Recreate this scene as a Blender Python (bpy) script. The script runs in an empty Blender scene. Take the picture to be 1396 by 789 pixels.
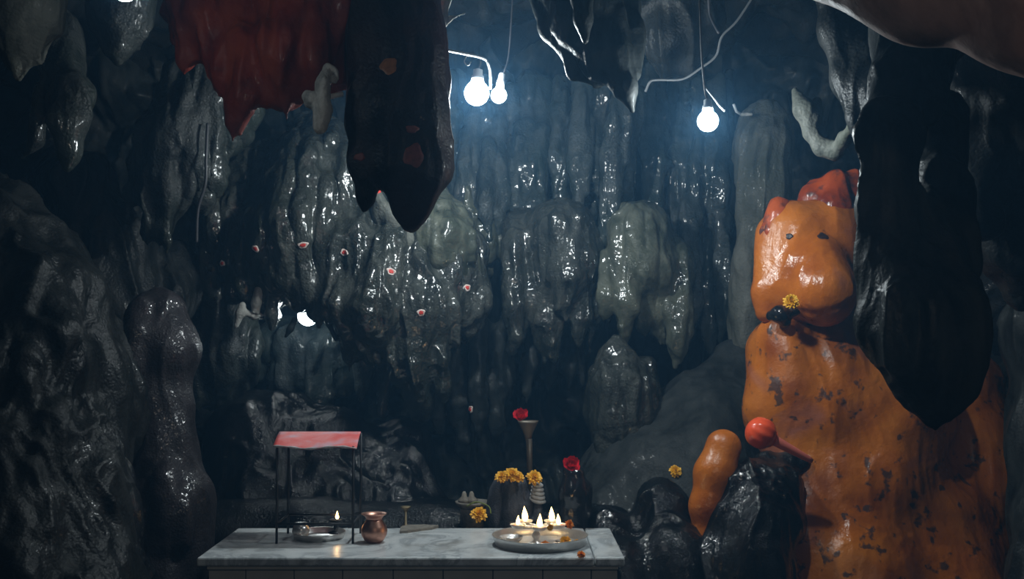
import bpy, math, random
import numpy as np
from mathutils import Vector, Matrix, Quaternion
from mathutils.bvhtree import BVHTree

random.seed(7)
RNG = np.random.default_rng(11)
scene = bpy.context.scene
COL = scene.collection

# ------------------------------------------------------------------ camera
W, H, F = 1396, 789, 1500.0
CAM = Vector((0.0, 0.0, 1.6))
PITCH = math.atan((450 - H / 2) / F)
cam_data = bpy.data.cameras.new('camera')
cam_data.sensor_width = 36.0
cam_data.lens = F / W * 36.0
cam_data.clip_start = 0.05
cam = bpy.data.objects.new('camera', cam_data)
cam.location = CAM
cam.rotation_euler = (math.pi / 2 + PITCH, 0, 0)
COL.objects.link(cam)
scene.camera = cam

# ------------------------------------------------------------------ world, exposure
world = bpy.data.worlds.new('cave_mouth_daylight')
scene.world = world
world.use_nodes = True
world.node_tree.nodes['Background'].inputs[0].default_value = (0.80, 0.92, 1.0, 1)
world.node_tree.nodes['Background'].inputs[1].default_value = 0.015
scene.view_settings.view_transform = 'Standard'
scene.view_settings.look = 'None'
scene.view_settings.exposure = 0.0
scene.view_settings.gamma = 1.0
scene.view_settings.use_curve_mapping = False
scene.cycles.max_bounces = 6
scene.cycles.volume_bounces = 0
scene.cycles.sample_clamp_indirect = 4.0

BULB_A, BULB_A2, BULB_B, BULB_C, BULB_D = 40.0, 3.0, 19.0, 1.2, 1.0   # watts of the five bulbs
HAZE = 0.025
BULB_BEHIND = 13.0                              # one more bulb on the ceiling behind the photographer


_l = bpy.data.lights.new('entrance_bulb_light', 'POINT')
_l.energy, _l.color, _l.shadow_soft_size = BULB_BEHIND, (1.0, 0.93, 0.84), 0.05
_lo = bpy.data.objects.new('entrance_bulb_light', _l)
_lo.location = (0.5, 0.3, 2.4)
COL.objects.link(_lo)


def ray(px, py):
    x, y, z = (px - W / 2) / F, 1.0, (H / 2 - py) / F
    c, s = math.cos(PITCH), math.sin(PITCH)
    return Vector((x, y * c - z * s, y * s + z * c))


def at(px, py, Y):
    d = ray(px, py)
    return CAM + d * (Y / d.y)


def on_plane(px, py, z):
    d = ray(px, py)
    return CAM + d * ((z - CAM.z) / d.z)


# ------------------------------------------------------------------ object helpers
def tag(o, label=None, cat=None, group=None, kind=None):
    for k, v in (('label', label), ('category', cat), ('group', group), ('kind', kind)):
        if v:
            o[k] = v
    return o


def empty(name, loc):
    o = bpy.data.objects.new(name, None)
    o.location = loc
    o.empty_display_size = 0.05
    COL.objects.link(o)
    return o


def mesh_obj(name, V, Fc, mat, parent=None, smooth=True, origin=None):
    """V in world space unless parent given (then still world; converted to parent's local by location only)."""
    V = np.asarray(V, dtype=np.float32)
    if origin is None:
        origin = V.mean(axis=0)
        origin[2] = V[:, 2].min()
    origin = np.asarray(origin, dtype=np.float32)
    me = bpy.data.meshes.new(name)
    L = V - origin
    if isinstance(Fc, np.ndarray):
        n = Fc.shape[1]
        me.vertices.add(len(L))
        me.vertices.foreach_set('co', L.astype(np.float32).ravel())
        me.loops.add(Fc.size)
        me.loops.foreach_set('vertex_index', Fc.astype(np.int32).ravel())
        me.polygons.add(len(Fc))
        me.polygons.foreach_set('loop_start', np.arange(0, Fc.size, n, dtype=np.int32))
        me.update(calc_edges=True)
    else:
        me.from_pydata([tuple(map(float, v)) for v in L], [], Fc)
        me.update()
    if smooth:
        me.polygons.foreach_set('use_smooth', np.ones(len(me.polygons), dtype=bool))
    if mat is not None:
        me.materials.append(mat)
    o = bpy.data.objects.new(name, me)
    COL.objects.link(o)
    o.location = Vector(origin.tolist())
    if parent is not None:
        put(o, parent)
    return o


def put(o, parent):
    base = world_loc(parent)
    o.location = o.location - base
    o.parent = parent


def world_loc(o):
    v = o.location.copy()
    p = o.parent
    while p is not None:
        v = v + p.location
        p = p.parent
    return v


def copy_tree(o, loc=None, rz=None, parent=None):
    c = o.copy()
    COL.objects.link(c)
    c.parent = parent
    if loc is not None:
        c.location = loc
    if rz is not None:
        c.rotation_euler.z = rz
    for ch in [x for x in o.children]:
        copy_tree(ch, parent=c)
    return c


def lathe(profile, center, seg=32, sx=1.0, sy=1.0, axis=None):
    V, Fc = [], []
    n = len(profile)
    for r, z in profile:
        for k in range(seg):
            a = 2 * math.pi * k / seg
            V.append(Vector((r * math.cos(a) * sx, r * math.sin(a) * sy, z)))
    if axis is not None:
        q = Vector((0, 0, 1)).rotation_difference(Vector(axis).normalized())
        V = [q @ v for v in V]
    V = [v + Vector(center) for v in V]
    for i in range(n - 1):
        for k in range(seg):
            a, b = i * seg + k, i * seg + (k + 1) % seg
            Fc.append((a, b, b + seg, a + seg))
    if profile[0][0] > 1e-6:
        Fc.append(tuple(reversed(range(seg))))
    if profile[-1][0] > 1e-6:
        Fc.append(tuple(range((n - 1) * seg, n * seg)))
    return V, Fc


def tube(pts, r, seg=8, closed_ends=True):
    pts = [Vector(p) for p in pts]
    rs = r if isinstance(r, (list, tuple)) else [r] * len(pts)
    V, Fc = [], []
    up = Vector((0.13, 0.21, 0.97))
    for i, p in enumerate(pts):
        d = (pts[min(i + 1, len(pts) - 1)] - pts[max(i - 1, 0)]).normalized()
        a = d.cross(up)
        if a.length < 1e-3:
            a = d.cross(Vector((1, 0, 0)))
        a.normalize()
        b = d.cross(a).normalized()
        for k in range(seg):
            t = 2 * math.pi * k / seg
            V.append(p + (a * math.cos(t) + b * math.sin(t)) * rs[i])
    for i in range(len(pts) - 1):
        for k in range(seg):
            x, y = i * seg + k, i * seg + (k + 1) % seg
            Fc.append((x, y, y + seg, x + seg))
    if closed_ends:
        Fc.append(tuple(reversed(range(seg))))
        Fc.append(tuple(range((len(pts) - 1) * seg, len(pts) * seg)))
    return V, Fc


def spline(pts, n=8):
    pts = [Vector(p) for p in pts]
    out = []
    for i in range(len(pts) - 1):
        p0, p1, p2, p3 = pts[max(i - 1, 0)], pts[i], pts[i + 1], pts[min(i + 2, len(pts) - 1)]
        for k in range(n):
            t = k / n
            out.append(0.5 * ((2 * p1) + (p2 - p0) * t + (2 * p0 - 5 * p1 + 4 * p2 - p3) * t * t + (3 * p1 - p0 - 3 * p2 + p3) * t ** 3))
    out.append(pts[-1])
    return out


def box(lo, hi, bevel=0.0):
    """a box with chamfered edges"""
    import bmesh
    bm = bmesh.new()
    bmesh.ops.create_cube(bm, size=1.0)
    lo, hi = Vector(lo), Vector(hi)
    for v in bm.verts:
        v.co = Vector([(lo[i] + hi[i]) / 2 + v.co[i] * (hi[i] - lo[i]) for i in range(3)])
    if bevel:
        bmesh.ops.bevel(bm, geom=list(bm.edges), offset=bevel, segments=2, affect='EDGES', profile=0.5)
    bm.verts.index_update()
    V = [v.co.copy() for v in bm.verts]
    Fc = [tuple(v.index for v in f.verts) for f in bm.faces]
    bm.free()
    return V, Fc


# ------------------------------------------------------------------ noise and implicit rock
_T = RNG.uniform(-1, 1, (64, 64, 64)).astype(np.float32)


def noise3(P):
    P = np.asarray(P, dtype=np.float32)
    i = np.floor(P).astype(np.int32)
    f = P - i
    u = f * f * (3 - 2 * f)
    a = i & 63
    b = (i + 1) & 63
    x0, y0, z0, x1, y1, z1 = a[..., 0], a[..., 1], a[..., 2], b[..., 0], b[..., 1], b[..., 2]
    ux, uy, uz = u[..., 0], u[..., 1], u[..., 2]
    c00 = _T[x0, y0, z0] * (1 - ux) + _T[x1, y0, z0] * ux
    c10 = _T[x0, y1, z0] * (1 - ux) + _T[x1, y1, z0] * ux
    c01 = _T[x0, y0, z1] * (1 - ux) + _T[x1, y0, z1] * ux
    c11 = _T[x0, y1, z1] * (1 - ux) + _T[x1, y1, z1] * ux
    return (c00 * (1 - uy) + c10 * uy) * (1 - uz) + (c01 * (1 - uy) + c11 * uy) * uz


def fbm(P, oct=3):
    s, a = 0, 1.0
    for k in range(oct):
        s = s + a * noise3(P * (2.03 ** k) + 7.3 * k)
        a *= 0.5
    return s


def rough(V, N, flow=0.018, lump=0.02, fine=0.004, seed=0.0):
    """relief of dripstone: lumps, vertical flow ridges and fine grain, along the normal"""
    V = np.asarray(V, dtype=np.float32)
    w = V + 0.05 * np.stack([noise3(V * 4 + 3 + seed), noise3(V * 4 + 17 + seed), np.zeros(len(V))], 1)
    d = lump * fbm(V * 5.0 + seed, 2)
    r = 1 - np.abs(noise3(w * np.array([14, 14, 2.2]) + seed + 5))
    d = d + flow * (r * r - 0.55)
    r2 = 1 - np.abs(noise3(w * np.array([33, 33, 7.0]) + seed + 25))
    d = d + flow * 0.3 * (r2 * r2 - 0.5)
    d = d + fine * 0.12 * fbm(V * 40 + seed, 2)
    return V + N * d[:, None]


def surface_nets(Fv, org, h):
    S = (Fv < 0)
    s8 = S.astype(np.int8)
    c = np.zeros(tuple(n - 1 for n in Fv.shape), np.int8)
    for dx in (0, 1):
        for dy in (0, 1):
            for dz in (0, 1):
                c += s8[dx:dx + c.shape[0], dy:dy + c.shape[1], dz:dz + c.shape[2]]
    idx = np.argwhere((c > 0) & (c < 8))
    ids = np.full(c.shape, -1, np.int32)
    ids[idx[:, 0], idx[:, 1], idx[:, 2]] = np.arange(len(idx))
    acc = np.zeros((len(idx), 3), np.float32)
    cnt = np.zeros(len(idx), np.float32)
    cor = [(x, y, z) for x in (0, 1) for y in (0, 1) for z in (0, 1)]
    for a in cor:
        for ax in range(3):
            if a[ax] == 0:
                b = list(a)
                b[ax] = 1
                fa = Fv[idx[:, 0] + a[0], idx[:, 1] + a[1], idx[:, 2] + a[2]]
                fb = Fv[idx[:, 0] + b[0], idx[:, 1] + b[1], idx[:, 2] + b[2]]
                m = (fa < 0) != (fb < 0)
                t = np.where(m, fa / np.where(m, fa - fb, 1), 0)
                p = np.tile(np.array(a, np.float32), (len(idx), 1))
                p[:, ax] += t
                acc[m] += p[m]
                cnt[m] += 1
    v = idx + acc / cnt[:, None]
    quads = []
    for ax in range(3):
        sl0 = [slice(None)] * 3
        sl1 = [slice(None)] * 3
        sl0[ax] = slice(0, -1)
        sl1[ax] = slice(1, None)
        ch = S[tuple(sl0)] != S[tuple(sl1)]
        e = np.argwhere(ch)
        u, w = (ax + 1) % 3, (ax + 2) % 3
        ok = (e[:, u] > 0) & (e[:, w] > 0) & (e[:, u] < c.shape[u]) & (e[:, w] < c.shape[w])
        e = e[ok]
        ins = S[e[:, 0], e[:, 1], e[:, 2]]
        q = []
        for du, dw in ((-1, -1), (0, -1), (0, 0), (-1, 0)):
            g = e.copy()
            g[:, u] += du
            g[:, w] += dw
            q.append(ids[g[:, 0], g[:, 1], g[:, 2]])
        q = np.stack(q, 1)
        q[~ins] = q[~ins][:, ::-1]
        quads.append(q)
    quads = np.concatenate(quads)
    gx, gy, gz = np.gradient(Fv)
    r = np.clip(np.rint(v).astype(int), 0, np.array(Fv.shape) - 1)
    N = np.stack([gx[r[:, 0], r[:, 1], r[:, 2]], gy[r[:, 0], r[:, 1], r[:, 2]], gz[r[:, 0], r[:, 1], r[:, 2]]], 1)
    N /= np.maximum(np.linalg.norm(N, axis=1, keepdims=True), 1e-6)
    return (v * h + org).astype(np.float32), quads, N.astype(np.float32)


ROCKS = {}


def rock(name, chains, mat, h=0.009, k=0.05, flow=0.018, lump=0.02, fine=0.004, sy=1.0, seed=0.0, parent=None,
         label=None, cat=None, group=None, kind=None, zmin=None, key=None, drips=None):
    """smooth union of tapered chains; a chain is a list of (px, py, Y, radius_px) as seen from the camera, all
    turned into real points and real radii"""
    segs = []
    for ch in chains:
        c_sy = sy
        if isinstance(ch, tuple):
            ch, c_sy = ch
        P = [(np.array(at(a, b, Y)), r * Y / F) for a, b, Y, r in ch]
        if len(P) == 1:
            P = P * 2
        for (p, ra), (q, rb) in zip(P[:-1], P[1:]):
            segs.append((p, q, ra, rb, c_sy))
    pad = k + flow + lump + 0.03
    lo = np.min([np.minimum(p - ra, q - rb) for p, q, ra, rb, s in segs], axis=0) - pad
    hi = np.max([np.maximum(p + ra, q + rb) for p, q, ra, rb, s in segs], axis=0) + pad
    if zmin is not None:
        lo[2] = max(lo[2], zmin)
    n = np.ceil((hi - lo) / h).astype(int) + 1
    Fv = np.full(tuple(n), 1.0, np.float32)
    ax = [lo[i] + h * np.arange(n[i]) for i in range(3)]
    for p, q, ra, rb, s in segs:
        m = max(ra, rb) + pad
        a0 = np.clip(((np.minimum(p, q) - m - lo) / h).astype(int), 0, n)
        a1 = np.clip(((np.maximum(p, q) + m - lo) / h).astype(int) + 2, 0, n)
        if (a1 <= a0).any():
            continue
        X = ax[0][a0[0]:a1[0], None, None].astype(np.float32) - p[0]
        Y = (ax[1][None, a0[1]:a1[1], None].astype(np.float32) - p[1]) / s
        Z = ax[2][None, None, a0[2]:a1[2]].astype(np.float32) - p[2]
        d = (q - p) / np.array([1, s, 1])
        dd = max(float(d @ d), 1e-8)
        t = np.clip((X * d[0] + Y * d[1] + Z * d[2]) / dd, 0, 1)
        D = np.sqrt((X - t * d[0]) ** 2 + (Y - t * d[1]) ** 2 + (Z - t * d[2]) ** 2) - (ra + (rb - ra) * t)
        if s < 1:
            D = D * s ** 0.5
        cur = Fv[a0[0]:a1[0], a0[1]:a1[1], a0[2]:a1[2]]
        hh = np.maximum(k - np.abs(cur - D), 0) / k
        Fv[a0[0]:a1[0], a0[1]:a1[1], a0[2]:a1[2]] = np.minimum(cur, D) - hh * hh * k * 0.25
    if drips:
        # rivulets of dripstone that run down the face of the rock and hang free at its lower edge
        nd, r0, r1, ln, kd = drips
        rg = np.random.default_rng(int(seed * 100) + 3)
        S_ = Fv < 0
        anyc = S_.any(axis=1)
        first = np.where(anyc, S_.argmax(axis=1), -1)
        cand = np.argwhere(anyc)
        extra = []
        for _ in range(nd):
            i, kk = cand[rg.integers(len(cand))]
            rad = rg.uniform(r0, r1)
            L = ln * rg.uniform(0.4, 1.2)
            steps = 6
            pts, j = [], first[i, kk]
            fi = float(i)
            for t in range(steps + 1):
                ii = int(np.clip(round(fi), 0, n[0] - 1))
                k2 = int(kk - t * L / steps / h)
                if k2 < 3:
                    break
                jj = first[ii, k2]
                if jj >= 0:
                    j = jj if abs(jj - j) * h < 0.12 else j
                elif t < 2:
                    break
                tt = t / steps
                prof = rad * (0.45 + 1.0 * math.sin(math.pi * min(1, 0.15 + tt * 0.75))) * (1 if t < steps else 0.35)
                pts.append((np.array([lo[0] + ii * h, lo[1] + j * h + prof * 0.15, lo[2] + k2 * h]), prof))
                fi += rg.uniform(-0.5, 0.5)
                if jj < 0 and t >= 3:
                    pts[-1] = (pts[-1][0], rad * 0.3)
                    break
            for (p, ra), (q, rb) in zip(pts[:-1], pts[1:]):
                extra.append((p, q, ra, rb))
        for p, q, ra, rb in extra:
            m = max(ra, rb) + kd + 0.01
            a0 = np.clip(((np.minimum(p, q) - m - lo) / h).astype(int), 0, n)
            a1 = np.clip(((np.maximum(p, q) + m - lo) / h).astype(int) + 2, 0, n)
            if (a1 <= a0).any():
                continue
            X = ax[0][a0[0]:a1[0], None, None].astype(np.float32) - p[0]
            Y = ax[1][None, a0[1]:a1[1], None].astype(np.float32) - p[1]
            Z = ax[2][None, None, a0[2]:a1[2]].astype(np.float32) - p[2]
            d = q - p
            dd = max(float(d @ d), 1e-8)
            t = np.clip((X * d[0] + Y * d[1] + Z * d[2]) / dd, 0, 1)
            D = np.sqrt((X - t * d[0]) ** 2 + (Y - t * d[1]) ** 2 + (Z - t * d[2]) ** 2) - (ra + (rb - ra) * t)
            cur = Fv[a0[0]:a1[0], a0[1]:a1[1], a0[2]:a1[2]]
            hh = np.maximum(kd - np.abs(cur - D), 0) / kd
            Fv[a0[0]:a1[0], a0[1]:a1[1], a0[2]:a1[2]] = np.minimum(cur, D) - hh * hh * kd * 0.25
    # close the grid border
    for i in range(3):
        sl = [slice(None)] * 3
        for e in (0, -1):
            sl[i] = e
            Fv[tuple(sl)] = np.maximum(Fv[tuple(sl)], 0.01)
    V, Q, N = surface_nets(Fv, lo, h)
    V = rough(V, N, flow, lump, fine, seed)
    o = mesh_obj(name, V, Q, mat, parent)
    tag(o, label, cat, group, kind)
    ROCKS[key or label or name] = (V, Q)
    return o


_BVH = {}


def bvh_of(key):
    if key not in _BVH:
        V, Q = ROCKS[key]
        _BVH[key] = BVHTree.FromPolygons(V.tolist(), Q.tolist())
    return _BVH[key]


def hit(key, px, py):
    loc, nor, i, d = bvh_of(key).ray_cast(CAM, ray(px, py).normalized())
    return loc, nor


def daub(name, key, px, py, rpx, mat, parent, squash=1.0, inner=0.0, lift=0.003, wob=0.2, label=None, rot=0.0):
    """a dab of paint that lies on a rock's surface; inner > 0 leaves it a ring"""
    loc, nor = hit(key, px, py)
    if loc is None:
        return None
    B = bvh_of(key)
    if nor.dot(ray(px, py)) > 0:
        nor = -nor
    nor = (nor * 0.6 - ray(px, py).normalized() * 0.6).normalized()
    R = rpx * loc.y / F
    u = nor.cross(Vector((0, 0, 1))).normalized()
    v = u.cross(nor).normalized()
    u, v = u * math.cos(rot) + v * math.sin(rot), v * math.cos(rot) - u * math.sin(rot)
    seg, rings = 20, 5
    V, Fc = [], []
    ph = random.uniform(0, 9)
    for i in range(rings + 1):
        t = inner + (1 - inner) * i / rings
        for s in range(seg):
            a = 2 * math.pi * s / seg
            rr = R * t * (1 + wob * math.sin(3 * a + ph) * 0.5 + wob * math.sin(5 * a + 2 * ph) * 0.4)
            p = loc + u * rr * math.cos(a) + v * rr * squash * math.sin(a)
            q, n2, ii, dd = B.ray_cast(p + nor * 0.08, -nor, 0.16)
            if q is None:
                q = p
            edge = 1.0 if 0 < i < rings else (0.15 if inner > 0 or i == rings else 1.0)
            V.append(q + nor * lift * edge)
    for i in range(rings):
        for s in range(seg):
            a, b = i * seg + s, i * seg + (s + 1) % seg
            Fc.append((a, b, b + seg, a + seg))
    if inner == 0:
        pass
    o = mesh_obj(name, V, Fc, mat, parent)
    if label:
        o['label'] = label
    return o


# ------------------------------------------------------------------ materials
def new_mat(name):
    m = bpy.data.materials.new(name)
    m.use_nodes = True
    nt = m.node_tree
    return m, nt, nt.nodes['Principled BSDF'], nt.nodes['Material Output']


def N(nt, t, **kw):
    n = nt.nodes.new(t)
    for k_, v in kw.items():
        setattr(n, k_, v)
    return n


def noise_node(nt, vec, scale, detail=3.0, rough_=0.55, dist=0.0):
    n = N(nt, 'ShaderNodeTexNoise')
    n.inputs['Scale'].default_value = scale
    n.inputs['Detail'].default_value = detail
    n.inputs['Roughness'].default_value = rough_
    n.inputs['Distortion'].default_value = dist
    nt.links.new(vec, n.inputs['Vector'])
    return n.outputs['Fac']


def ramp(nt, fac, stops):
    r = N(nt, 'ShaderNodeValToRGB')
    e = r.color_ramp.elements
    while len(e) < len(stops):
        e.new(0.5)
    for el, (p, c) in zip(e, stops):
        el.position = p
        el.color = tuple(c) + (1,) if len(c) == 3 else c
    nt.links.new(fac, r.inputs[0])
    return r.outputs[0]


def mix(nt, fac, a, b):
    m = N(nt, 'ShaderNodeMix', data_type='RGBA')
    for s, v in ((m.inputs[0], fac), (m.inputs[6], a), (m.inputs[7], b)):
        if isinstance(v, (int, float)):
            s.default_value = v
        elif isinstance(v, tuple):
            s.default_value = v + (1,) if len(v) == 3 else v
        else:
            nt.links.new(v, s)
    return m.outputs[2]


def rock_mat(name, dark, mid, light, tint=None, wet=(0.18, 0.5), bump=0.5, grain=70, spec=0.12, tint_scale=2.2, grit=0.5, alb=0.29, film=0.8, film_lo=0.47, drop=(20, 0.008)):
    m, nt, b, out = new_mat(name)
    dark, mid, light = [tuple(x * alb for x in c) for c in (dark, mid, light)]
    tint = tuple(x * alb for x in tint) if tint else None
    tc = N(nt, 'ShaderNodeTexCoord').outputs['Object']
    mp = N(nt, 'ShaderNodeMapping')
    mp.inputs['Scale'].default_value = (1, 1, 0.22)
    nt.links.new(tc, mp.inputs[0])
    base = ramp(nt, noise_node(nt, tc, 7, 6, 0.62, 0.4), [(0.30, dark), (0.5, mid), (0.74, light)])
    streak = ramp(nt, noise_node(nt, mp.outputs[0], 16, 4, 0.6), [(0.45, (0, 0, 0)), (0.7, (1, 1, 1))])
    c = mix(nt, streak, base, light)
    if tint is not None:
        tf = ramp(nt, noise_node(nt, tc, tint_scale, 2), [(0.42, (0, 0, 0)), (0.66, (0.85, 0.85, 0.85))])
        c = mix(nt, tf, c, tint)
    nt.links.new(c, b.inputs['Base Color'])
    rf = noise_node(nt, tc, 3.1, 3, 0.6)
    mr = N(nt, 'ShaderNodeMapRange')
    mr.inputs[1].default_value, mr.inputs[2].default_value = 0.35, 0.65
    mr.inputs[3].default_value, mr.inputs[4].default_value = wet
    nt.links.new(rf, mr.inputs[0])
    nt.links.new(mr.outputs[0], b.inputs['Roughness'])
    b.inputs['Specular IOR Level'].default_value = spec
    g1 = noise_node(nt, tc, grain, 4, 0.7)
    v = N(nt, 'ShaderNodeTexVoronoi')
    v.inputs['Scale'].default_value = grain * 1.3
    nt.links.new(tc, v.inputs['Vector'])
    ad = N(nt, 'ShaderNodeMath', operation='MULTIPLY_ADD')
    nt.links.new(v.outputs['Distance'], ad.inputs[0])
    ad.inputs[1].default_value = -grit
    nt.links.new(g1, ad.inputs[2])
    bp = N(nt, 'ShaderNodeBump')
    bp.inputs['Strength'].default_value = bump
    bp.inputs['Distance'].default_value = 0.006
    nt.links.new(ad.outputs[0], bp.inputs['Height'])
    nt.links.new(bp.outputs[0], b.inputs['Normal'])
    # film of water: glossy coat in patches
    cw = ramp(nt, noise_node(nt, tc, 2.6, 4, 0.65), [(film_lo, (0, 0, 0)), (film_lo + 0.12, (film, film, film))])
    nt.links.new(cw, b.inputs['Coat Weight'])
    b.inputs['Coat Roughness'].default_value = 0.15
    b.inputs['Coat IOR'].default_value = 1.6
    b2 = N(nt, 'ShaderNodeBump')
    b2.inputs['Strength'].default_value = 1.0
    b2.inputs['Distance'].default_value = drop[1]
    nt.links.new(noise_node(nt, tc, drop[0], 2.0, 0.4), b2.inputs['Height'])
    nt.links.new(b2.outputs[0], b.inputs['Coat Normal'])
    return m


def plain(name, col, rough_=0.5, metal=0.0, spec=0.5, var=0.15, scale=30, bump=0.0, coat=0.0):
    m, nt, b, out = new_mat(name)
    tc = N(nt, 'ShaderNodeTexCoord').outputs['Object']
    f = noise_node(nt, tc, scale, 4, 0.6)
    c = ramp(nt, f, [(0.3, tuple(x * (1 - var) for x in col)), (0.7, tuple(min(1, x * (1 + var)) for x in col))])
    nt.links.new(c, b.inputs['Base Color'])
    b.inputs['Roughness'].default_value = rough_
    b.inputs['Metallic'].default_value = metal
    b.inputs['Specular IOR Level'].default_value = spec
    b.inputs['Coat Weight'].default_value = coat
    if bump:
        bp = N(nt, 'ShaderNodeBump')
        bp.inputs['Strength'].default_value = bump
        bp.inputs['Distance'].default_value = 0.004
        nt.links.new(f, bp.inputs['Height'])
        nt.links.new(bp.outputs[0], b.inputs['Normal'])
    return m


def glow_mat(name, col, strength, see_through=True):
    m, nt, b, out = new_mat(name)
    nt.nodes.remove(b)
    e = N(nt, 'ShaderNodeEmission')
    e.inputs[0].default_value = col + (1,)
    e.inputs[1].default_value = strength
    last = e.outputs[0]
    if see_through:
        t = N(nt, 'ShaderNodeBsdfTransparent')
        a = N(nt, 'ShaderNodeAddShader')
        nt.links.new(e.outputs[0], a.inputs[0])
        nt.links.new(t.outputs[0], a.inputs[1])
        last = a.outputs[0]
    nt.links.new(last, out.inputs['Surface'])
    return m


M = {}
M['grey'] = rock_mat('wet_grey_rock', (0.030, 0.034, 0.034), (0.085, 0.095, 0.092), (0.20, 0.21, 0.20), (0.075, 0.10, 0.075), wet=(0.10, 0.42), bump=0.8, alb=0.24)
M['greywet'] = rock_mat('very_wet_rock', (0.028, 0.030, 0.026), (0.090, 0.098, 0.082), (0.22, 0.23, 0.20), (0.055, 0.066, 0.048), wet=(0.07, 0.26), bump=1.0, film=1, film_lo=0.34, drop=(27, 0.009))
M['green'] = rock_mat('mossy_rock', (0.040, 0.046, 0.034), (0.13, 0.145, 0.105), (0.28, 0.29, 0.22), (0.075, 0.09, 0.065), wet=(0.2, 0.5), alb=0.42, film=0.9, film_lo=0.38, drop=(27, 0.009))
M['teal'] = rock_mat('blue_green_curtain_rock', (0.030, 0.040, 0.042), (0.085, 0.11, 0.11), (0.21, 0.24, 0.24), (0.05, 0.09, 0.075), wet=(0.10, 0.45), bump=0.8, film_lo=0.42, drop=(24, 0.008))
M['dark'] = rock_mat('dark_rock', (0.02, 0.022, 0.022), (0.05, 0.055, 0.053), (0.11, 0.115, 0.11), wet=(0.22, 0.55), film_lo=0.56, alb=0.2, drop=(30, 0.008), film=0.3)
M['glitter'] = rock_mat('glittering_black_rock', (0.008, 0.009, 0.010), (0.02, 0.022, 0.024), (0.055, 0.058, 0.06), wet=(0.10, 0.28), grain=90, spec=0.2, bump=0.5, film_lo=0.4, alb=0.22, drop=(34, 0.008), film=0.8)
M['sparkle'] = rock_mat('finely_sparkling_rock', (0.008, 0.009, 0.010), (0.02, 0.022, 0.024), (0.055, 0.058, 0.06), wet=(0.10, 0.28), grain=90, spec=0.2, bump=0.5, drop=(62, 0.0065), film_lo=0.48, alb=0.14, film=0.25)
M['purple'] = rock_mat('purple_grey_rock', (0.05, 0.042, 0.045), (0.10, 0.085, 0.09), (0.16, 0.14, 0.15), wet=(0.2, 0.5), bump=0.6, grain=90, alb=0.24, drop=(34, 0.010), film_lo=0.47, film=0.8)
M['matte'] = rock_mat('slate_slope_rock', (0.035, 0.040, 0.040), (0.075, 0.085, 0.083), (0.13, 0.14, 0.135), wet=(0.4, 0.7), bump=0.35, film=0.06)
M['pale'] = rock_mat('pale_crusted_rock', (0.10, 0.10, 0.09), (0.30, 0.30, 0.28), (0.55, 0.54, 0.50), wet=(0.35, 0.7), bump=0.8, grain=60, film=0.1, alb=1.1)
M['column'] = rock_mat('pitted_column_rock', (0.05, 0.055, 0.048), (0.13, 0.135, 0.115), (0.24, 0.24, 0.21), (0.09, 0.10, 0.075), wet=(0.35, 0.7), bump=0.6, alb=0.6, film=0.1)
M['hang'] = rock_mat('dark_green_hanging_rock', (0.016, 0.020, 0.020), (0.05, 0.058, 0.056), (0.13, 0.145, 0.14), wet=(0.3, 0.6), alb=0.26, bump=0.3, film=0.04)
M['inky'] = rock_mat('inky_black_rock', (0.012, 0.010, 0.012), (0.030, 0.026, 0.030), (0.08, 0.07, 0.072), (0.075, 0.022, 0.016), wet=(0.3, 0.6), tint_scale=4.0, film=0.15)  # near-black base colour with dull red tint patches
M['red'] = rock_mat('red_painted_rock', (0.16, 0.018, 0.010), (0.42, 0.05, 0.025), (0.60, 0.11, 0.04), (0.20, 0.03, 0.02), wet=(0.35, 0.6), bump=0.3, tint_scale=3.0, film=0.2, alb=0.36)
M['pinkslab'] = rock_mat('dusty_pink_rock', (0.18, 0.11, 0.095), (0.30, 0.20, 0.175), (0.42, 0.28, 0.245), (0.36, 0.13, 0.07), wet=(0.5, 0.8), bump=0.3, grain=25, film=0, alb=0.75)


def orange_mat(name, wear_lo, wear_hi, cols=((0.29, 0.065, 0.008), (0.50, 0.135, 0.012), (0.60, 0.185, 0.02))):
    m, nt, b, out = new_mat(name)
    tc = N(nt, 'ShaderNodeTexCoord').outputs['Object']
    paint = ramp(nt, noise_node(nt, tc, 5, 4), [(0.3, cols[0]), (0.5, cols[1]), (0.7, cols[2])])
    pink = ramp(nt, noise_node(nt, tc, 3.3, 3, 0.6, 0.5), [(0.56, (0, 0, 0)), (0.68, (0.8, 0.8, 0.8))])
    c = mix(nt, pink, paint, (0.34, 0.12, 0.085))
    w = ramp(nt, noise_node(nt, tc, 19, 3, 0.55, 0.2), [(wear_lo, (0, 0, 0)), (wear_hi, (0.85, 0.85, 0.85))])
    c = mix(nt, w, c, (0.035, 0.032, 0.035))
    nt.links.new(c, b.inputs['Base Color'])
    mr = N(nt, 'ShaderNodeMapRange')
    mr.inputs[1].default_value, mr.inputs[2].default_value = 0.35, 0.65
    mr.inputs[3].default_value, mr.inputs[4].default_value = 0.16, 0.42
    nt.links.new(noise_node(nt, tc, 4, 3), mr.inputs[0])
    nt.links.new(mr.outputs[0], b.inputs['Roughness'])
    bp = N(nt, 'ShaderNodeBump')
    bp.inputs['Strength'].default_value = 0.35
    bp.inputs['Distance'].default_value = 0.010
    nt.links.new(noise_node(nt, tc, 34, 4, 0.6), bp.inputs['Height'])
    nt.links.new(bp.outputs[0], b.inputs['Normal'])
    return m


M['orange'] = orange_mat('vermilion_paint', 0.70, 0.76)
M['orangeworn'] = orange_mat('worn_vermilion_paint', 0.59, 0.66)
M['crown'] = orange_mat('dark_red_crown_paint', 0.52, 0.70, ((0.16, 0.022, 0.007), (0.42, 0.065, 0.010), (0.52, 0.10, 0.02)))


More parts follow.
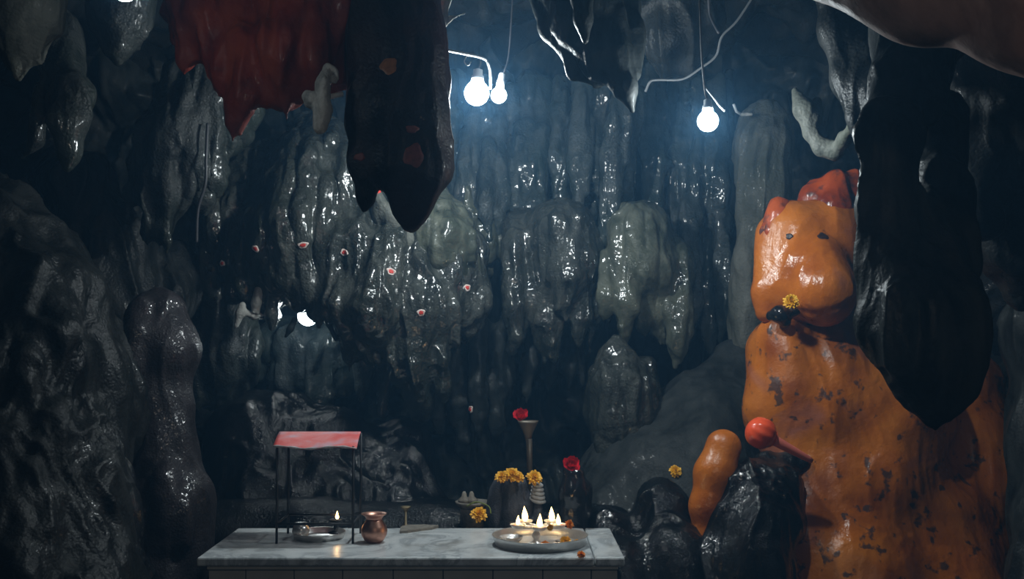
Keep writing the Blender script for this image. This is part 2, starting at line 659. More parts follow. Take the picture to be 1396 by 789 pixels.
def marble_mat():
    m, nt, b, out = new_mat('white_marble')
    tc = N(nt, 'ShaderNodeTexCoord').outputs['Object']
    f = noise_node(nt, tc, 4, 7, 0.65, 1.6)
    c = ramp(nt, f, [(0.35, (0.72, 0.74, 0.74)), (0.5, (0.58, 0.61, 0.62)), (0.54, (0.36, 0.39, 0.41)), (0.6, (0.68, 0.71, 0.71))])
    st = ramp(nt, noise_node(nt, tc, 9, 5, 0.6), [(0.52, (0, 0, 0)), (0.72, (0.7, 0.7, 0.7))])
    c = mix(nt, st, c, (0.22, 0.21, 0.19))
    nt.links.new(c, b.inputs['Base Color'])
    b.inputs['Roughness'].default_value = 0.28
    return m


M['marble'] = marble_mat()
M['fascia'] = plain('cream_marble', (0.62, 0.59, 0.52), 0.4, var=0.12, scale=8)
M['grout'] = plain('dark_mortar', (0.06, 0.06, 0.055), 0.8)
M['steel'] = plain('stainless_steel', (0.68, 0.67, 0.65), 0.30, 0.75, var=0.06, scale=60)
M['silver'] = plain('tarnished_silver', (0.75, 0.73, 0.70), 0.32, 0.5, var=0.15, scale=80)
M['copper'] = plain('worn_copper', (0.50, 0.27, 0.20), 0.40, 1.0, var=0.25, scale=25)
M['brass'] = plain('dull_brass', (0.33, 0.26, 0.15), 0.4, 0.8, var=0.2)
M['iron'] = plain('black_iron', (0.02, 0.02, 0.021), 0.5, 0.4, var=0.3)
M['blackstone'] = plain('polished_black_stone', (0.012, 0.012, 0.014), 0.13, 0, 0.7, var=0.4, scale=40, bump=0.5)
M['idol'] = rock_mat('dark_idol_stone', (0.010, 0.011, 0.014), (0.035, 0.038, 0.048), (0.12, 0.125, 0.15), wet=(0.2, 0.45), bump=0.5, grain=120, alb=1.1, film=0.4)
M['slate'] = plain('grey_brown_stone', (0.20, 0.18, 0.15), 0.7, var=0.35, scale=60, bump=0.6)
M['palestone'] = plain('pale_grey_stone', (0.42, 0.42, 0.42), 0.5, var=0.2, scale=50)
M['brown'] = plain('brown_metal', (0.11, 0.085, 0.06), 0.45, 0.3, var=0.3, scale=20)
M['marigold'] = plain('marigold_petals', (1.0, 0.47, 0.02), 0.55, var=0.25, scale=120)
M['marigold_deep'] = plain('deep_orange_petals', (1.0, 0.27, 0.01), 0.55, var=0.25, scale=120)
M['leaf'] = plain('green_stalk', (0.12, 0.16, 0.03), 0.6, var=0.3)
M['rose'] = plain('red_petals', (0.62, 0.012, 0.025), 0.45, var=0.3, scale=60)
M['plasticred'] = plain('orange_red_plastic', (1.0, 0.11, 0.035), 0.25, 0, 0.5, var=0.04, coat=0.4)
M['plasticpink'] = plain('salmon_plastic', (1.0, 0.24, 0.17), 0.32, 0, 0.5, var=0.04)
M['whitepl'] = plain('white_plastic', (0.65, 0.68, 0.70), 0.4, var=0.04)
M['wire'] = plain('grey_cable', (0.13, 0.135, 0.14), 0.5, var=0.2)
M['darkwire'] = plain('dark_cable', (0.04, 0.04, 0.045), 0.5, var=0.2)
M['paintred'] = plain('vermilion_dab', (0.60, 0.045, 0.03), 0.5, var=0.3, scale=90)
M['paintwhite'] = plain('white_paste', (0.62, 0.50, 0.46), 0.7, var=0.2, scale=90)
M['paintdull'] = plain('dull_red_dab', (0.14, 0.028, 0.02), 0.6, var=0.4, scale=60)
M['paintorange'] = plain('orange_dab', (0.22, 0.075, 0.01), 0.5, var=0.3, scale=60)
M['eye'] = plain('dark_eye', (0.03, 0.016, 0.014), 0.3, var=0.3)
M['ghee'] = plain('pink_ghee', (0.70, 0.30, 0.22), 0.4, var=0.2, scale=90)
M['bulb'] = glow_mat('lit_bulb_glass', (0.80, 0.93, 1.0), 14.0)
M['bulbdim'] = glow_mat('dimmer_bulb_glass', (0.80, 0.93, 1.0), 6.0)
M['flame'] = glow_mat('flame', (1.0, 0.62, 0.20), 6.0)
M['flamecore'] = glow_mat('flame_core', (1.0, 0.85, 0.5), 9.0)


def canopy_mat():
    m, nt, b, out = new_mat('faded_red_painted_tin')
    tc = N(nt, 'ShaderNodeTexCoord').outputs['Object']
    c = ramp(nt, noise_node(nt, tc, 9, 4, 0.6, 0.5), [(0.38, (0.66, 0.07, 0.06)), (0.52, (0.70, 0.16, 0.15)), (0.7, (0.50, 0.34, 0.42))])
    nt.links.new(c, b.inputs['Base Color'])
    b.inputs['Roughness'].default_value = 0.6
    return m


M['canopy'] = canopy_mat()
M['canopy_edge'] = plain('worn_white_edge', (0.50, 0.45, 0.46), 0.5, var=0.3, scale=40)


# ================================================================== THE SETTING
def sheet(name, fn, nu, nv, mat, amp=(0.05, 0.12, 0.006), seed=0.0, kind='structure', flip=False):
    u, v = np.meshgrid(np.linspace(0, 1, nu), np.linspace(0, 1, nv), indexing='ij')
    P, Nn = fn(u, v)
    P = P.reshape(-1, 3)
    Nn = Nn.reshape(-1, 3)
    P = rough(P, Nn, amp[0], amp[1], amp[2], seed)
    i = np.arange(nu * nv).reshape(nu, nv)
    Q = np.stack([i[:-1, :-1], i[1:, :-1], i[1:, 1:], i[:-1, 1:]], -1).reshape(-1, 4)
    if flip:
        Q = Q[:, ::-1]
    o = mesh_obj(name, P, Q, mat)
    o['kind'] = kind
    ROCKS[name] = (P, Q)
    return o


def st(*a):
    return np.stack(np.broadcast_arrays(*a), -1).astype(np.float32)


def f_back(u, v):
    x, z = -3.2 + 6.4 * u, 3.7 * v
    y = 5.75 - 0.45 * np.abs(u - 0.5) ** 2 * 4 - 0.55 * v ** 3 + 0 * x
    y = y - 0.75 * np.exp(-((x + 0.75) / 1.2) ** 2) * np.exp(-((z - 0.6) / 0.7) ** 2)
    return st(x, y, z), st(0 * x, -1 + 0 * x, 0 * x)


def f_left(u, v):
    y, z = -0.6 + 6.6 * u, 3.7 * v
    x = -2.45 + 0.25 * v + 0.35 * np.clip((1.5 - y) / 2, 0, 1) * -1
    return st(x, y, z), st(1 + 0 * x, 0 * x, 0 * x)


def f_right(u, v):
    y, z = -0.6 + 6.6 * u, 3.7 * v
    x = 2.5 - 0.25 * v + 0.3 * np.clip((1.5 - y) / 2, 0, 1)
    return st(x, y, z), st(-1 + 0 * x, 0 * x, 0 * x)


def f_ceil(u, v):
    x, y = -3.2 + 6.4 * u, -0.6 + 6.6 * v
    z = 3.15 - 0.25 * np.abs(u - 0.5) ** 2 * 4 + 0.12 * np.sin(2 * y)
    return st(x, y, z), st(0 * x, 0 * x, -1 + 0 * x)


def f_floor(u, v):
    x, y = -3.2 + 6.4 * u, -0.6 + 6.6 * v
    return st(x, y, 0 * x - 0.04), st(0 * x, 0 * x, 1 + 0 * x)


sheet('wall_back', f_back, 440, 260, M['hang'], (0.09, 0.14, 0.008), 1.0)
sheet('wall_left', f_left, 330, 190, M['dark'], (0.05, 0.16, 0.008), 2.0)
sheet('wall_right', f_right, 330, 190, M['dark'], (0.05, 0.16, 0.008), 3.0)
sheet('ceiling', f_ceil, 330, 330, M['dark'], (0.02, 0.16, 0.012), 4.0)
sheet('floor', f_floor, 160, 160, M['dark'], (0.0, 0.03, 0.006), 5.0)

# ================================================================== ROCK FORMATIONS
BULGE = 'large wet grey flowstone bulge with red and white dots, hanging over the red-roofed stand'
bulge = rock('flowstone_bulge', [
    [(430, 190, 5.05, 40), (440, 260, 4.95, 85), (420, 330, 4.85, 90)],
    [(360, 230, 5.05, 45), (330, 320, 4.95, 55), (345, 385, 4.8, 26)],
    [(300, 330, 5.0, 40), (290, 390, 4.95, 30)],
    [(500, 260, 4.95, 60), (530, 330, 4.85, 65)],
    [(408, 320, 4.72, 34), (412, 385, 4.68, 24), (408, 412, 4.7, 10)],
    [(446, 330, 4.72, 26), (447, 392, 4.68, 20), (450, 420, 4.72, 9)],
    [(474, 335, 4.66, 30), (470, 420, 4.62, 22), (478, 488, 4.66, 10)],
    [(520, 350, 4.66, 40), (505, 420, 4.58, 44), (498, 470, 4.62, 22)],
    [(585, 330, 4.85, 60), (580, 420, 4.68, 42), (575, 490, 4.66, 36), (573, 548, 4.7, 10)],
    [(632, 350, 4.9, 34), (632, 420, 4.82, 26), (625, 455, 4.84, 10)],
    [(560, 400, 4.9, 40), (540, 470, 4.9, 30)],
    [(350, 390, 4.75, 16), (345, 425, 4.75, 9)],
], M['greywet'], h=0.0075, k=0.07, flow=0.022, lump=0.018, fine=0.005, seed=1.7, drips=(130, 0.010, 0.026, 0.30, 0.02), label=BULGE, cat='flowstone')

for (mx, my, mr, sq, rot) in [(348, 339, 6, 0.7, 0.5), (413, 334, 7.5, 0.6, -0.2), (470, 344, 6, 0.8, 0.2), (533, 370, 6.5, 0.75, 0.4),
                              (574, 426, 5.5, 0.9, 0), (637, 392, 5.5, 0.9, 0), (303, 359, 5, 0.8, 0)]:
    w = daub('white_ring', BULGE, mx, my, mr, M['paintwhite'], bulge, sq, inner=0.45, lift=0.004, rot=rot)
    daub('red_dot', BULGE, mx, my, mr * 0.62, M['paintred'], bulge, sq, lift=0.006, rot=rot)

spur = rock('pointed_rock_spur', [
    [(512, 262, 4.62, 6), (522, 290, 4.65, 13), (530, 340, 4.72, 24)],
    [(516, 270, 4.60, 5), (535, 300, 4.62, 9), (556, 330, 4.66, 16)],
], M['column'], h=0.006, k=0.03, flow=0.008, lump=0.006, label='pale pointed rock spur with a red-painted tip on top of the bulge', cat='rock')
rock('painted_tip', [[(512, 253, 4.61, 3), (513, 262, 4.61, 6.5)]], M['paintred'], h=0.003, k=0.01, flow=0.0, lump=0.002, fine=0.001,
     parent=spur, key='tip')

rock('mossy_rock_shoulder', [
    [(592, 285, 4.88, 36), (604, 330, 4.76, 46), (636, 372, 4.82, 28)],
    [(648, 270, 5.2, 34), (655, 330, 5.15, 30)],
], M['green'], h=0.009, k=0.06, flow=0.02, lump=0.02, drips=(40, 0.008, 0.018, 0.3, 0.02), label='yellowish-green mossy rock shoulder below the brightest bulb', cat='rock')

# niche below the bulge
rock('niche_rock', [
    [(310, 420, 5.0, 40), (305, 490, 4.95, 40), (300, 548, 4.95, 14)],
    [(335, 470, 5.0, 24), (330, 540, 4.95, 14)],
    [(265, 470, 4.95, 30), (282, 540, 4.9, 16)],
], M['grey'], h=0.009, k=0.05, drips=(50, 0.008, 0.02, 0.2, 0.02), label='knobbly grey hanging rock between purple pillar and glowing niche', cat='rock')
rock('niche_drip_rock', [
    [(400, 470, 5.25, 40), (395, 520, 5.2, 20), (393, 545, 5.2, 8)],
    [(440, 480, 5.2, 38), (436, 540, 5.15, 20), (434, 570, 5.15, 9)],
    [(478, 500, 5.2, 26), (470, 535, 5.2, 12)],
    [(360, 470, 5.25, 24), (352, 510, 5.2, 9)],
], M['teal'], h=0.009, k=0.05, drips=(40, 0.008, 0.02, 0.15, 0.02), label='blunt dripstone lumps under the bulb inside the niche', cat='dripstone')
rock('white_drip', [[(352, 396, 4.68, 5), (349, 412, 4.68, 6), (346, 424, 4.68, 3)], [(353, 402, 4.68, 4), (352, 427, 4.68, 2)]], M['pale'],
     h=0.004, k=0.012, flow=0.004, lump=0.003, label='small white icicle-like drip above the niche ledge', cat='drip')
rock('white_crust', [[(330, 417, 4.68, 5), (327, 427, 4.68, 6), (322, 444, 4.68, 2.5)], [(331, 425, 4.68, 5), (348, 430, 4.7, 4), (366, 425, 4.74, 4), (369, 445, 4.74, 2.5)]], M['pale'],
     h=0.004, k=0.012, flow=0.004, lump=0.003, label='curved pale crust with two prongs beside the niche', cat='rock')
rock('niche_shard', [[(402, 436, 4.66, 4), (396, 448, 4.66, 3), (390, 458, 4.66, 2)]], M['hang'],
     h=0.005, k=0.02, flow=0.004, lump=0.004, label='thin jagged rock shard on the left of the niche bulb', cat='rock')
rock('niche_shard', [[(440, 425, 4.62, 5), (448, 440, 4.62, 4), (458, 462, 4.62, 3)]], M['hang'],
     h=0.005, k=0.02, flow=0.004, lump=0.004, label='thin jagged rock shard on the right of the niche bulb', cat='rock')
rock('thin_stalactite', [[(496, 490, 4.9, 18), (494, 530, 4.88, 8), (493, 545, 4.88, 4)], [(525, 500, 4.95, 14), (521, 560, 4.92, 6), (520, 590, 4.92, 3)]], M['teal'],
     h=0.007, k=0.03, flow=0.008, lump=0.006, label='thin twin stalactites left of the longest flowstone lobe', cat='stalactite')

# hanging dark stalactite in front of the bright bulb
DARK = 'big soot-dark stalactite with red paint traces, edge lit by the bulb'
darkst = rock('hanging_stalactite', [
    [(540, -60, 3.4, 70), (535, 60, 3.35, 62), (528, 150, 3.3, 56), (500, 220, 3.3, 22), (498, 270, 3.3, 9), (497, 286, 3.3, 4)],
    [(545, 60, 3.35, 50), (560, 160, 3.3, 42), (565, 230, 3.28, 42), (563, 280, 3.28, 22), (562, 306, 3.28, 7)],
    [(582, 40, 3.4, 16), (590, 110, 3.38, 10), (586, 150, 3.36, 14)],
    [(578, 170, 3.34, 14), (592, 196, 3.32, 10), (598, 230, 3.30, 9)],
    [(508, 70, 3.4, 36), (492, 160, 3.34, 22)],
], M['inky'], h=0.008, k=0.05, flow=0.014, lump=0.014, sy=0.75, seed=4.2, label=DARK, cat='stalactite')
daub('orange_paint_dab', DARK, 530, 90, 12, M['paintorange'], darkst, 1.0)
daub('red_paint_dab', DARK, 490, 214, 8, M['paintdull'], darkst, 0.7)
daub('red_paint_dab', DARK, 562, 176, 9, M['paintdull'], darkst, 0.6)
daub('red_paint_dab', DARK, 564, 212, 14, M['paintdull'], darkst, 1.2)

rock('red_painted_rock', [
    [(300, -50, 3.5, 70), (300, 30, 3.45, 60), (330, 90, 3.4, 36), (320, 140, 3.36, 13), (319, 158, 3.36, 6)],
    [(430, -40, 3.5, 90), (440, 20, 3.45, 80), (400, 80, 3.38, 62), (385, 130, 3.36, 26)],
    [(250, -20, 3.6, 30), (250, 50, 3.55, 18)],
    [(345, 110, 3.36, 22), (350, 130, 3.36, 10)],
    [(490, 20, 3.5, 32), (450, 90, 3.42, 40)],
    [(280, 40, 3.5, 16), (284, 72, 3.5, 6)],
], M['red'], h=0.008, k=0.05, flow=0.016, lump=0.014, sy=0.7, seed=9.1, drips=(40, 0.010, 0.022, 0.3, 0.03), label='broad hanging rock painted dark red, at the top of the cave', cat='rock')

knob = rock('pale_rock_knob', [
    [(446, 92, 3.22, 6), (442, 115, 3.2, 9), (441, 150, 3.2, 9), (437, 172, 3.2, 8)],
    [(416, 130, 3.22, 4), (428, 136, 3.2, 7), (438, 145, 3.2, 8)],
    [(448, 90, 3.22, 4), (459, 96, 3.22, 4), (461, 106, 3.22, 3)],
    [(452, 108, 3.22, 4), (457, 112, 3.22, 3)],
], M['pale'], h=0.004, k=0.012, flow=0.012, lump=0.011, fine=0.02, label='gnarled pale crusted rock hanging before the red-painted rock', cat='rock')
V_, F_ = tube([at(449, 132, 3.24), at(458, 130, 3.25), at(467, 128, 3.26)], 0.008, 12)
mesh_obj('pipe_stub', V_, F_, M['whitepl'], knob)

# left side
rock('stalactite', [[(40, -60, 3.2, 60), (38, 30, 3.2, 42), (32, 75, 3.2, 26), (28, 104, 3.2, 8)]], M['column'], h=0.009, label='brownish blunt stalactite in the upper corner beside the left wall', cat='stalactite')
rock('stalactite', [[(95, 130, 3.75, 30), (88, 165, 3.7, 24), (90, 205, 3.7, 13), (90, 228, 3.7, 5)], [(60, 130, 3.8, 16), (50, 190, 3.8, 8), (30, 215, 3.8, 4)], [(80, 40, 3.9, 30), (92, 140, 3.8, 26)]],
     M['grey'], h=0.008, label='glossy grey stalactite hanging in the dark left recess', cat='stalactite')
rock('stalactite', [[(165, -50, 4.0, 60), (165, 20, 4.0, 42), (160, 60, 4.0, 18), (162, 86, 4.0, 5)]], M['grey'], h=0.009, label='short grey stalactite under the bulb at the ceiling', cat='stalactite')
rock('stalactite_cluster', [
    [(280, 120, 4.5, 60), (240, 200, 4.4, 48), (222, 265, 4.35, 34), (218, 312, 4.32, 16), (217, 334, 4.3, 4)],
    [(195, 230, 4.4, 22), (183, 265, 4.38, 9), (180, 284, 4.38, 4)],
    [(290, 170, 4.45, 34), (285, 240, 4.4, 18)],
    [(315, 150, 4.5, 40), (312, 190, 4.5, 20)],
], M['grey'], h=0.008, k=0.05, seed=3.3, drips=(50, 0.008, 0.02, 0.25, 0.02), label='clustered grey stalactites left of the flowstone bulge', cat='stalactite')
V_, F_ = tube(spline([at(283, 168, 4.28), at(281, 215, 4.26), at(280, 250, 4.26), at(270, 285, 4.28), at(268, 330, 4.3)]), 0.006, 8)
tag(mesh_obj('hanging_root', V_, F_, M['darkwire']), 'thin grey root hanging down beside the clustered stalactites', 'root')

rock('boulder', [
    [(-30, 330, 3.9, 90), (30, 420, 3.85, 100), (20, 560, 3.7, 120), (20, 700, 3.55, 140), (30, 860, 3.4, 170)],
    [(90, 400, 3.95, 50), (110, 520, 3.85, 55), (90, 640, 3.75, 70)],
    [(150, 480, 4.0, 40), (140, 570, 3.95, 46), (130, 640, 3.9, 30)],
], M['dark'], h=0.011, k=0.09, flow=0.03, lump=0.03, seed=6.1, drips=(50, 0.010, 0.022, 0.5, 0.06), label='massive dark grey flowstone slope filling the lower left corner', cat='rock')
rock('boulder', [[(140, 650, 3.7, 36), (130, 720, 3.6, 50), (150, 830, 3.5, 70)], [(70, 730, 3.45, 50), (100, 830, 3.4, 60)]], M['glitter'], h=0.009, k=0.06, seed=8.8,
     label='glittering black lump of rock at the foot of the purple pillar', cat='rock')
rock('purple_pillar', [
    [(215, 425, 4.15, 34), (218, 480, 4.12, 46), (217, 560, 4.1, 44), (222, 610, 4.08, 46), (228, 690, 4.05, 56), (230, 860, 4.0, 62)],
    [(200, 470, 4.1, 30), (200, 560, 4.08, 28)],
], M['purple'], h=0.008, k=0.06, flow=0.010, lump=0.018, fine=0.004, seed=2.1, drips=(24, 0.010, 0.022, 0.3, 0.04), label='smooth purple-grey stalagmite pillar with a pinched waist', cat='stalagmite')
rock('recess_rock', [[(150, 330, 4.7, 60), (160, 420, 4.6, 50)], [(105, 250, 4.6, 50), (130, 330, 4.6, 40)], [(230, 380, 4.9, 50), (225, 430, 4.7, 30)]], M['dark'], h=0.011, k=0.08, flow=0.03, lump=0.03,
     label='near-black rock in the recess above the purple pillar', cat='rock')

# back wall draperies
def curtain(x0, x1, y_top, y_tip, Y, n, wpx, jit, seed, y_up=60):
    r = random.Random(seed)
    out = []
    for i in range(n):
        t = (i + 0.5) / n
        x = x0 + (x1 - x0) * t + r.uniform(-4, 4)
        yt = y_tip + r.uniform(-jit, jit)
        w_ = wpx * r.uniform(0.7, 1.25)
        yy = Y + r.uniform(-0.08, 0.08)
        mid = y_top + (yt - y_top) * r.uniform(0.4, 0.6)
        out.append([(x + r.uniform(-3, 3), y_top - y_up * r.uniform(0.3, 1), yy + 0.06, w_ * 0.9), (x, mid, yy, w_), (x + r.uniform(-3, 3), yt - 25, yy - 0.02, w_ * 0.55), (x + r.uniform(-3, 3), yt, yy - 0.02, 3)])
    return out


rock('flowstone_curtain', curtain(610, 750, 150, 285, 5.25, 10, 13, 25, 1) + curtain(620, 740, 230, 330, 5.15, 7, 12, 20, 2), M['teal'], h=0.009, k=0.035, flow=0.014, lump=0.012, seed=1.0,
     drips=(80, 0.008, 0.020, 0.35, 0.018), label='pleated blue-grey rock curtain directly below the bright twin bulbs', cat='rock curtain')
rock('flowstone_curtain', curtain(760, 865, 130, 300, 5.2, 8, 13, 35, 3) + [[(850, 140, 5.0, 20), (838, 220, 5.0, 17), (826, 300, 5.0, 12), (822, 330, 5.0, 5)], [(868, 130, 5.05, 14), (855, 230, 5.05, 11), (846, 280, 5.05, 4)]], M['teal'],
     h=0.009, k=0.035, flow=0.016, lump=0.012, seed=2.0, drips=(80, 0.008, 0.020, 0.40, 0.018), label='long slanting rock curtain under the dark central hanging rock', cat='rock curtain')
rock('flowstone_curtain', curtain(880, 1000, 150, 330, 5.3, 9, 13, 40, 4) + curtain(900, 1000, 330, 450, 5.2, 6, 13, 30, 5), M['teal'], h=0.009, k=0.035, flow=0.016, lump=0.012, seed=3.0,
     drips=(80, 0.008, 0.020, 0.40, 0.018), label='dim blue rock curtain between hanging bulb and stone column', cat='rock curtain')
rock('flowstone_dome', [[(765, 315, 5.0, 46), (775, 370, 4.95, 42)], [(720, 320, 5.1, 36), (715, 360, 5.05, 30)]] + curtain(690, 815, 370, 460, 4.95, 10, 12, 40, 6), M['greywet'], h=0.008, k=0.045, flow=0.018, lump=0.012, seed=4.0,
     drips=(90, 0.008, 0.018, 0.32, 0.018), label='glistening fringed flowstone dome at the middle of the back wall', cat='flowstone')
rock('flowstone_dome', [[(870, 318, 4.98, 44), (880, 360, 4.95, 48)], [(915, 350, 5.05, 30)]] + curtain(825, 930, 370, 450, 4.92, 9, 12, 35, 7), M['green'], h=0.008, k=0.045, flow=0.018, lump=0.012, seed=5.0,
     drips=(90, 0.008, 0.018, 0.32, 0.018), label='greenish rounded flowstone dome above the bell-shaped stalagmite', cat='flowstone')
fringe = rock('flowstone_fringe', curtain(640, 800, 470, 560, 5.15, 11, 12, 45, 8) + curtain(590, 660, 480, 600, 5.0, 4, 14, 30, 9), M['hang'], h=0.009, k=0.035, flow=0.014, lump=0.012, seed=6.0,
     drips=(50, 0.008, 0.018, 0.3, 0.018), label='dark fringe of slender stalactites above the flower offerings', cat='stalactite')
rock('bell_stalagmite', [[(842, 468, 4.75, 8), (842, 490, 4.75, 26), (846, 525, 4.72, 40), (848, 570, 4.72, 42), (850, 620, 4.72, 40)], [(880, 500, 4.8, 18), (885, 560, 4.8, 20)], [(815, 510, 4.78, 14), (812, 560, 4.78, 18)]],
     M['greywet'], h=0.007, k=0.04, flow=0.014, lump=0.010, seed=7.0, drips=(50, 0.006, 0.014, 0.28, 0.015), label='grey bell-shaped stalagmite on the back wall with glinting drips', cat='stalagmite')
rock('sloping_rock', [
    [(1010, 530, 4.95, 60), (930, 590, 4.85, 60), (870, 660, 4.7, 70), (840, 740, 4.5, 70), (830, 860, 4.4, 90)],
    [(990, 610, 4.75, 90), (930, 700, 4.6, 100), (900, 820, 4.45, 120)],
], M['matte'], h=0.011, k=0.12, flow=0.008, lump=0.03, seed=9.0, label='dull slate-coloured sloping rock between altar and orange figure', cat='rock')
rock('stone_column', [[(1042, 168, 4.97, 26), (1040, 200, 4.95, 31), (1038, 280, 4.95, 32), (1030, 400, 4.95, 32), (1026, 520, 4.95, 34)], [(1020, 330, 4.92, 18), (1015, 470, 4.92, 18)]],
     M['column'], h=0.008, k=0.04, flow=0.022, lump=0.03, fine=0.014, seed=3.7, label='upright pitted stone column behind the orange head', cat='column', kind='thing')
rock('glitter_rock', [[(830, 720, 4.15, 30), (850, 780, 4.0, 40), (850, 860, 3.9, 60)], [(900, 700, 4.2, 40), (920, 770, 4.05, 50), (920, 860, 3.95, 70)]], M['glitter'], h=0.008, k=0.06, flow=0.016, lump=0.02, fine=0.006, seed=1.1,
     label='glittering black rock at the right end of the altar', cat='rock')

# central hanging rock and shreds near the ceiling
rock('hanging_rock', [
    [(790, -50, 3.6, 70), (800, 20, 3.55, 48), (828, 80, 3.5, 34), (850, 118, 3.48, 18), (862, 150, 3.48, 5)],
    [(730, -30, 3.7, 22), (760, 40, 3.6, 18), (785, 95, 3.56, 12), (815, 116, 3.54, 9)],
    [(850, -30, 3.6, 26), (862, 40, 3.55, 14), (868, 100, 3.5, 9)],
], M['hang'], h=0.0065, k=0.03, flow=0.014, lump=0.012, fine=0.008, sy=0.6, seed=2.9, label='dark jagged curtain of rock hanging between the two bulbs', cat='rock')
rock('stalactite', [[(792, -20, 3.3, 20), (795, 25, 3.28, 13), (798, 55, 3.28, 4)]], M['hang'], h=0.006, k=0.02, flow=0.008, lump=0.006, label='small pointed stalactite in front of the jagged hanging rock', cat='stalactite')
rock('hanging_rock', [[(940, -30, 4.3, 60), (915, 50, 4.3, 36), (910, 92, 4.3, 14)], [(960, 30, 4.3, 30), (935, 95, 4.3, 12)], [(890, 10, 4.3, 24), (903, 70, 4.3, 12)]], M['dark'], h=0.009, k=0.05, flow=0.02,
     label='shadowed lumpy rock above the sagging cable', cat='rock')
rock('rock_shreds', [[(592, -20, 3.6, 6), (590, 30, 3.6, 5), (586, 56, 3.6, 2.5)], [(612, -20, 3.6, 9), (604, 20, 3.6, 6), (600, 60, 3.58, 5), (597, 100, 3.5, 4)], [(600, 45, 3.6, 3), (615, 25, 3.62, 2.5), (634, 18, 3.64, 2)]], M['pale'],
     h=0.0045, k=0.014, flow=0.004, lump=0.006, label='thin crusted rock shreds beside the top of the soot-dark stalactite', cat='rock')

# right side
rock('curled_rock_ledge', [[(1084, 124, 3.75, 4), (1096, 150, 3.7, 12), (1106, 183, 3.68, 8), (1120, 200, 3.66, 11), (1138, 205, 3.64, 11), (1150, 190, 3.55, 8), (1162, 172, 3.45, 8), (1168, 160, 3.36, 8)], [(1114, 138, 3.72, 4), (1110, 165, 3.7, 8)]], M['column'], h=0.005, k=0.025,
     flow=0.008, lump=0.008, fine=0.005, label='curled greenish rock lip hanging above the orange head', cat='rock')
rock('hanging_rock', [[(1120, -40, 3.48, 22), (1140, 40, 3.43, 22), (1152, 110, 3.38, 22), (1168, 165, 3.33, 14), (1165, 185, 3.33, 5)], [(1180, 0, 3.48, 40), (1190, 90, 3.38, 36), (1200, 140, 3.28, 24)]], M['dark'], h=0.008, k=0.04, flow=0.014,
     label='narrow hanging rock fold between the curled lip and the great stalactite', cat='rock')
rock('great_stalactite', [
    [(1260, 20, 3.00, 70), (1232, 120, 2.90, 46), (1212, 190, 2.82, 36), (1214, 280, 2.80, 34), (1225, 360, 2.76, 42), (1262, 440, 2.70, 76), (1278, 495, 2.68, 58), (1276, 530, 2.68, 34), (1271, 558, 2.68, 13), (1270, 575, 2.68, 4)],
    [(1204, 380, 2.76, 22), (1203, 440, 2.74, 16), (1202, 468, 2.74, 6)],
    [(1285, 160, 3.00, 34), (1288, 260, 2.92, 36), (1300, 360, 2.85, 36)],
    [(1238, 520, 2.70, 10), (1245, 542, 2.70, 4)],
    [(1262, 300, 2.85, 40), (1280, 400, 2.75, 50)],
], M['hang'], h=0.0075, k=0.05, flow=0.022, lump=0.014, sy=0.8, seed=5.5, label='great dark green stalactite hanging in front of the orange figure', cat='stalactite')
rock('hanging_rock', [[(1400, 60, 3.4, 110), (1390, 200, 3.5, 80), (1390, 330, 3.55, 50), (1390, 400, 3.6, 20)], [(1320, 60, 3.5, 60), (1335, 190, 3.45, 40), (1340, 300, 3.4, 20)]], M['dark'], h=0.011, k=0.08, flow=0.02, lump=0.03,
     label='black mass of rock behind the great stalactite at the edge', cat='rock')
rock('boulder', [[(1420, 450, 4.0, 50), (1420, 560, 4.0, 40), (1430, 700, 3.9, 50), (1430, 850, 3.8, 60)]], M['hang'], h=0.011, k=0.06, label='dark wet rock at the right edge beside the orange body', cat='rock')
rock('ceiling_slab', [[(1120, -60, 2.3, 55), (1260, -25, 2.15, 62), (1420, 20, 2.0, 70), (1560, 70, 1.9, 80)], [(1200, -160, 2.2, 90), (1420, -90, 2.0, 110), (1560, -40, 1.9, 110)]], M['pinkslab'], h=0.011, k=0.1, flow=0.0, lump=0.014,
     label='smooth dusty pink overhang of rock across the upper right corner', cat='rock', kind='thing')

# ================================================================== THE ORANGE FIGURE
fig = empty('painted_rock_figure', at(1180, 880, 4.3))
tag(fig, 'vermilion-painted rock figure with a snouted head and sloping body', 'statue')
head = rock('head', [
    [(1086, 322, 4.32, 50), (1088, 392, 4.28, 52)],
    [(1126, 318, 4.33, 50), (1128, 380, 4.29, 50)],
    [(1112, 366, 4.20, 44), (1124, 396, 4.15, 44), (1126, 404, 4.16, 36)],
    [(1052, 320, 4.32, 20), (1048, 400, 4.27, 20), (1046, 424, 4.25, 15)],
    [(1160, 320, 4.34, 20), (1158, 390, 4.32, 20)],
    [(1100, 300, 4.30, 20), (1130, 304, 4.30, 20)],
], M['orange'], h=0.006, k=0.035, flow=0.005, lump=0.006, fine=0.002, seed=1.3, parent=fig, key='fig_head')
rock('crown', [
    [(1061, 284, 4.30, 12), (1060, 294, 4.29, 15), (1054, 318, 4.29, 17), (1046, 360, 4.29, 11)],
    [(1078, 288, 4.32, 10), (1074, 304, 4.28, 11)],
    [(1108, 268, 4.36, 20), (1140, 258, 4.36, 24), (1162, 262, 4.37, 18)],
    [(1140, 246, 4.31, 15), (1140, 282, 4.28, 18), (1148, 312, 4.28, 12)],
    [(1118, 262, 4.33, 9), (1114, 292, 4.30, 10)],
    [(1166, 240, 4.35, 10), (1168, 300, 4.33, 11), (1174, 350, 4.34, 6)],
    [(1100, 284, 4.36, 14), (1100, 300, 4.34, 12)],
], M['crown'], h=0.005, k=0.035, flow=0.012, lump=0.008, fine=0.002, seed=2.3, parent=fig, key='fig_crown')
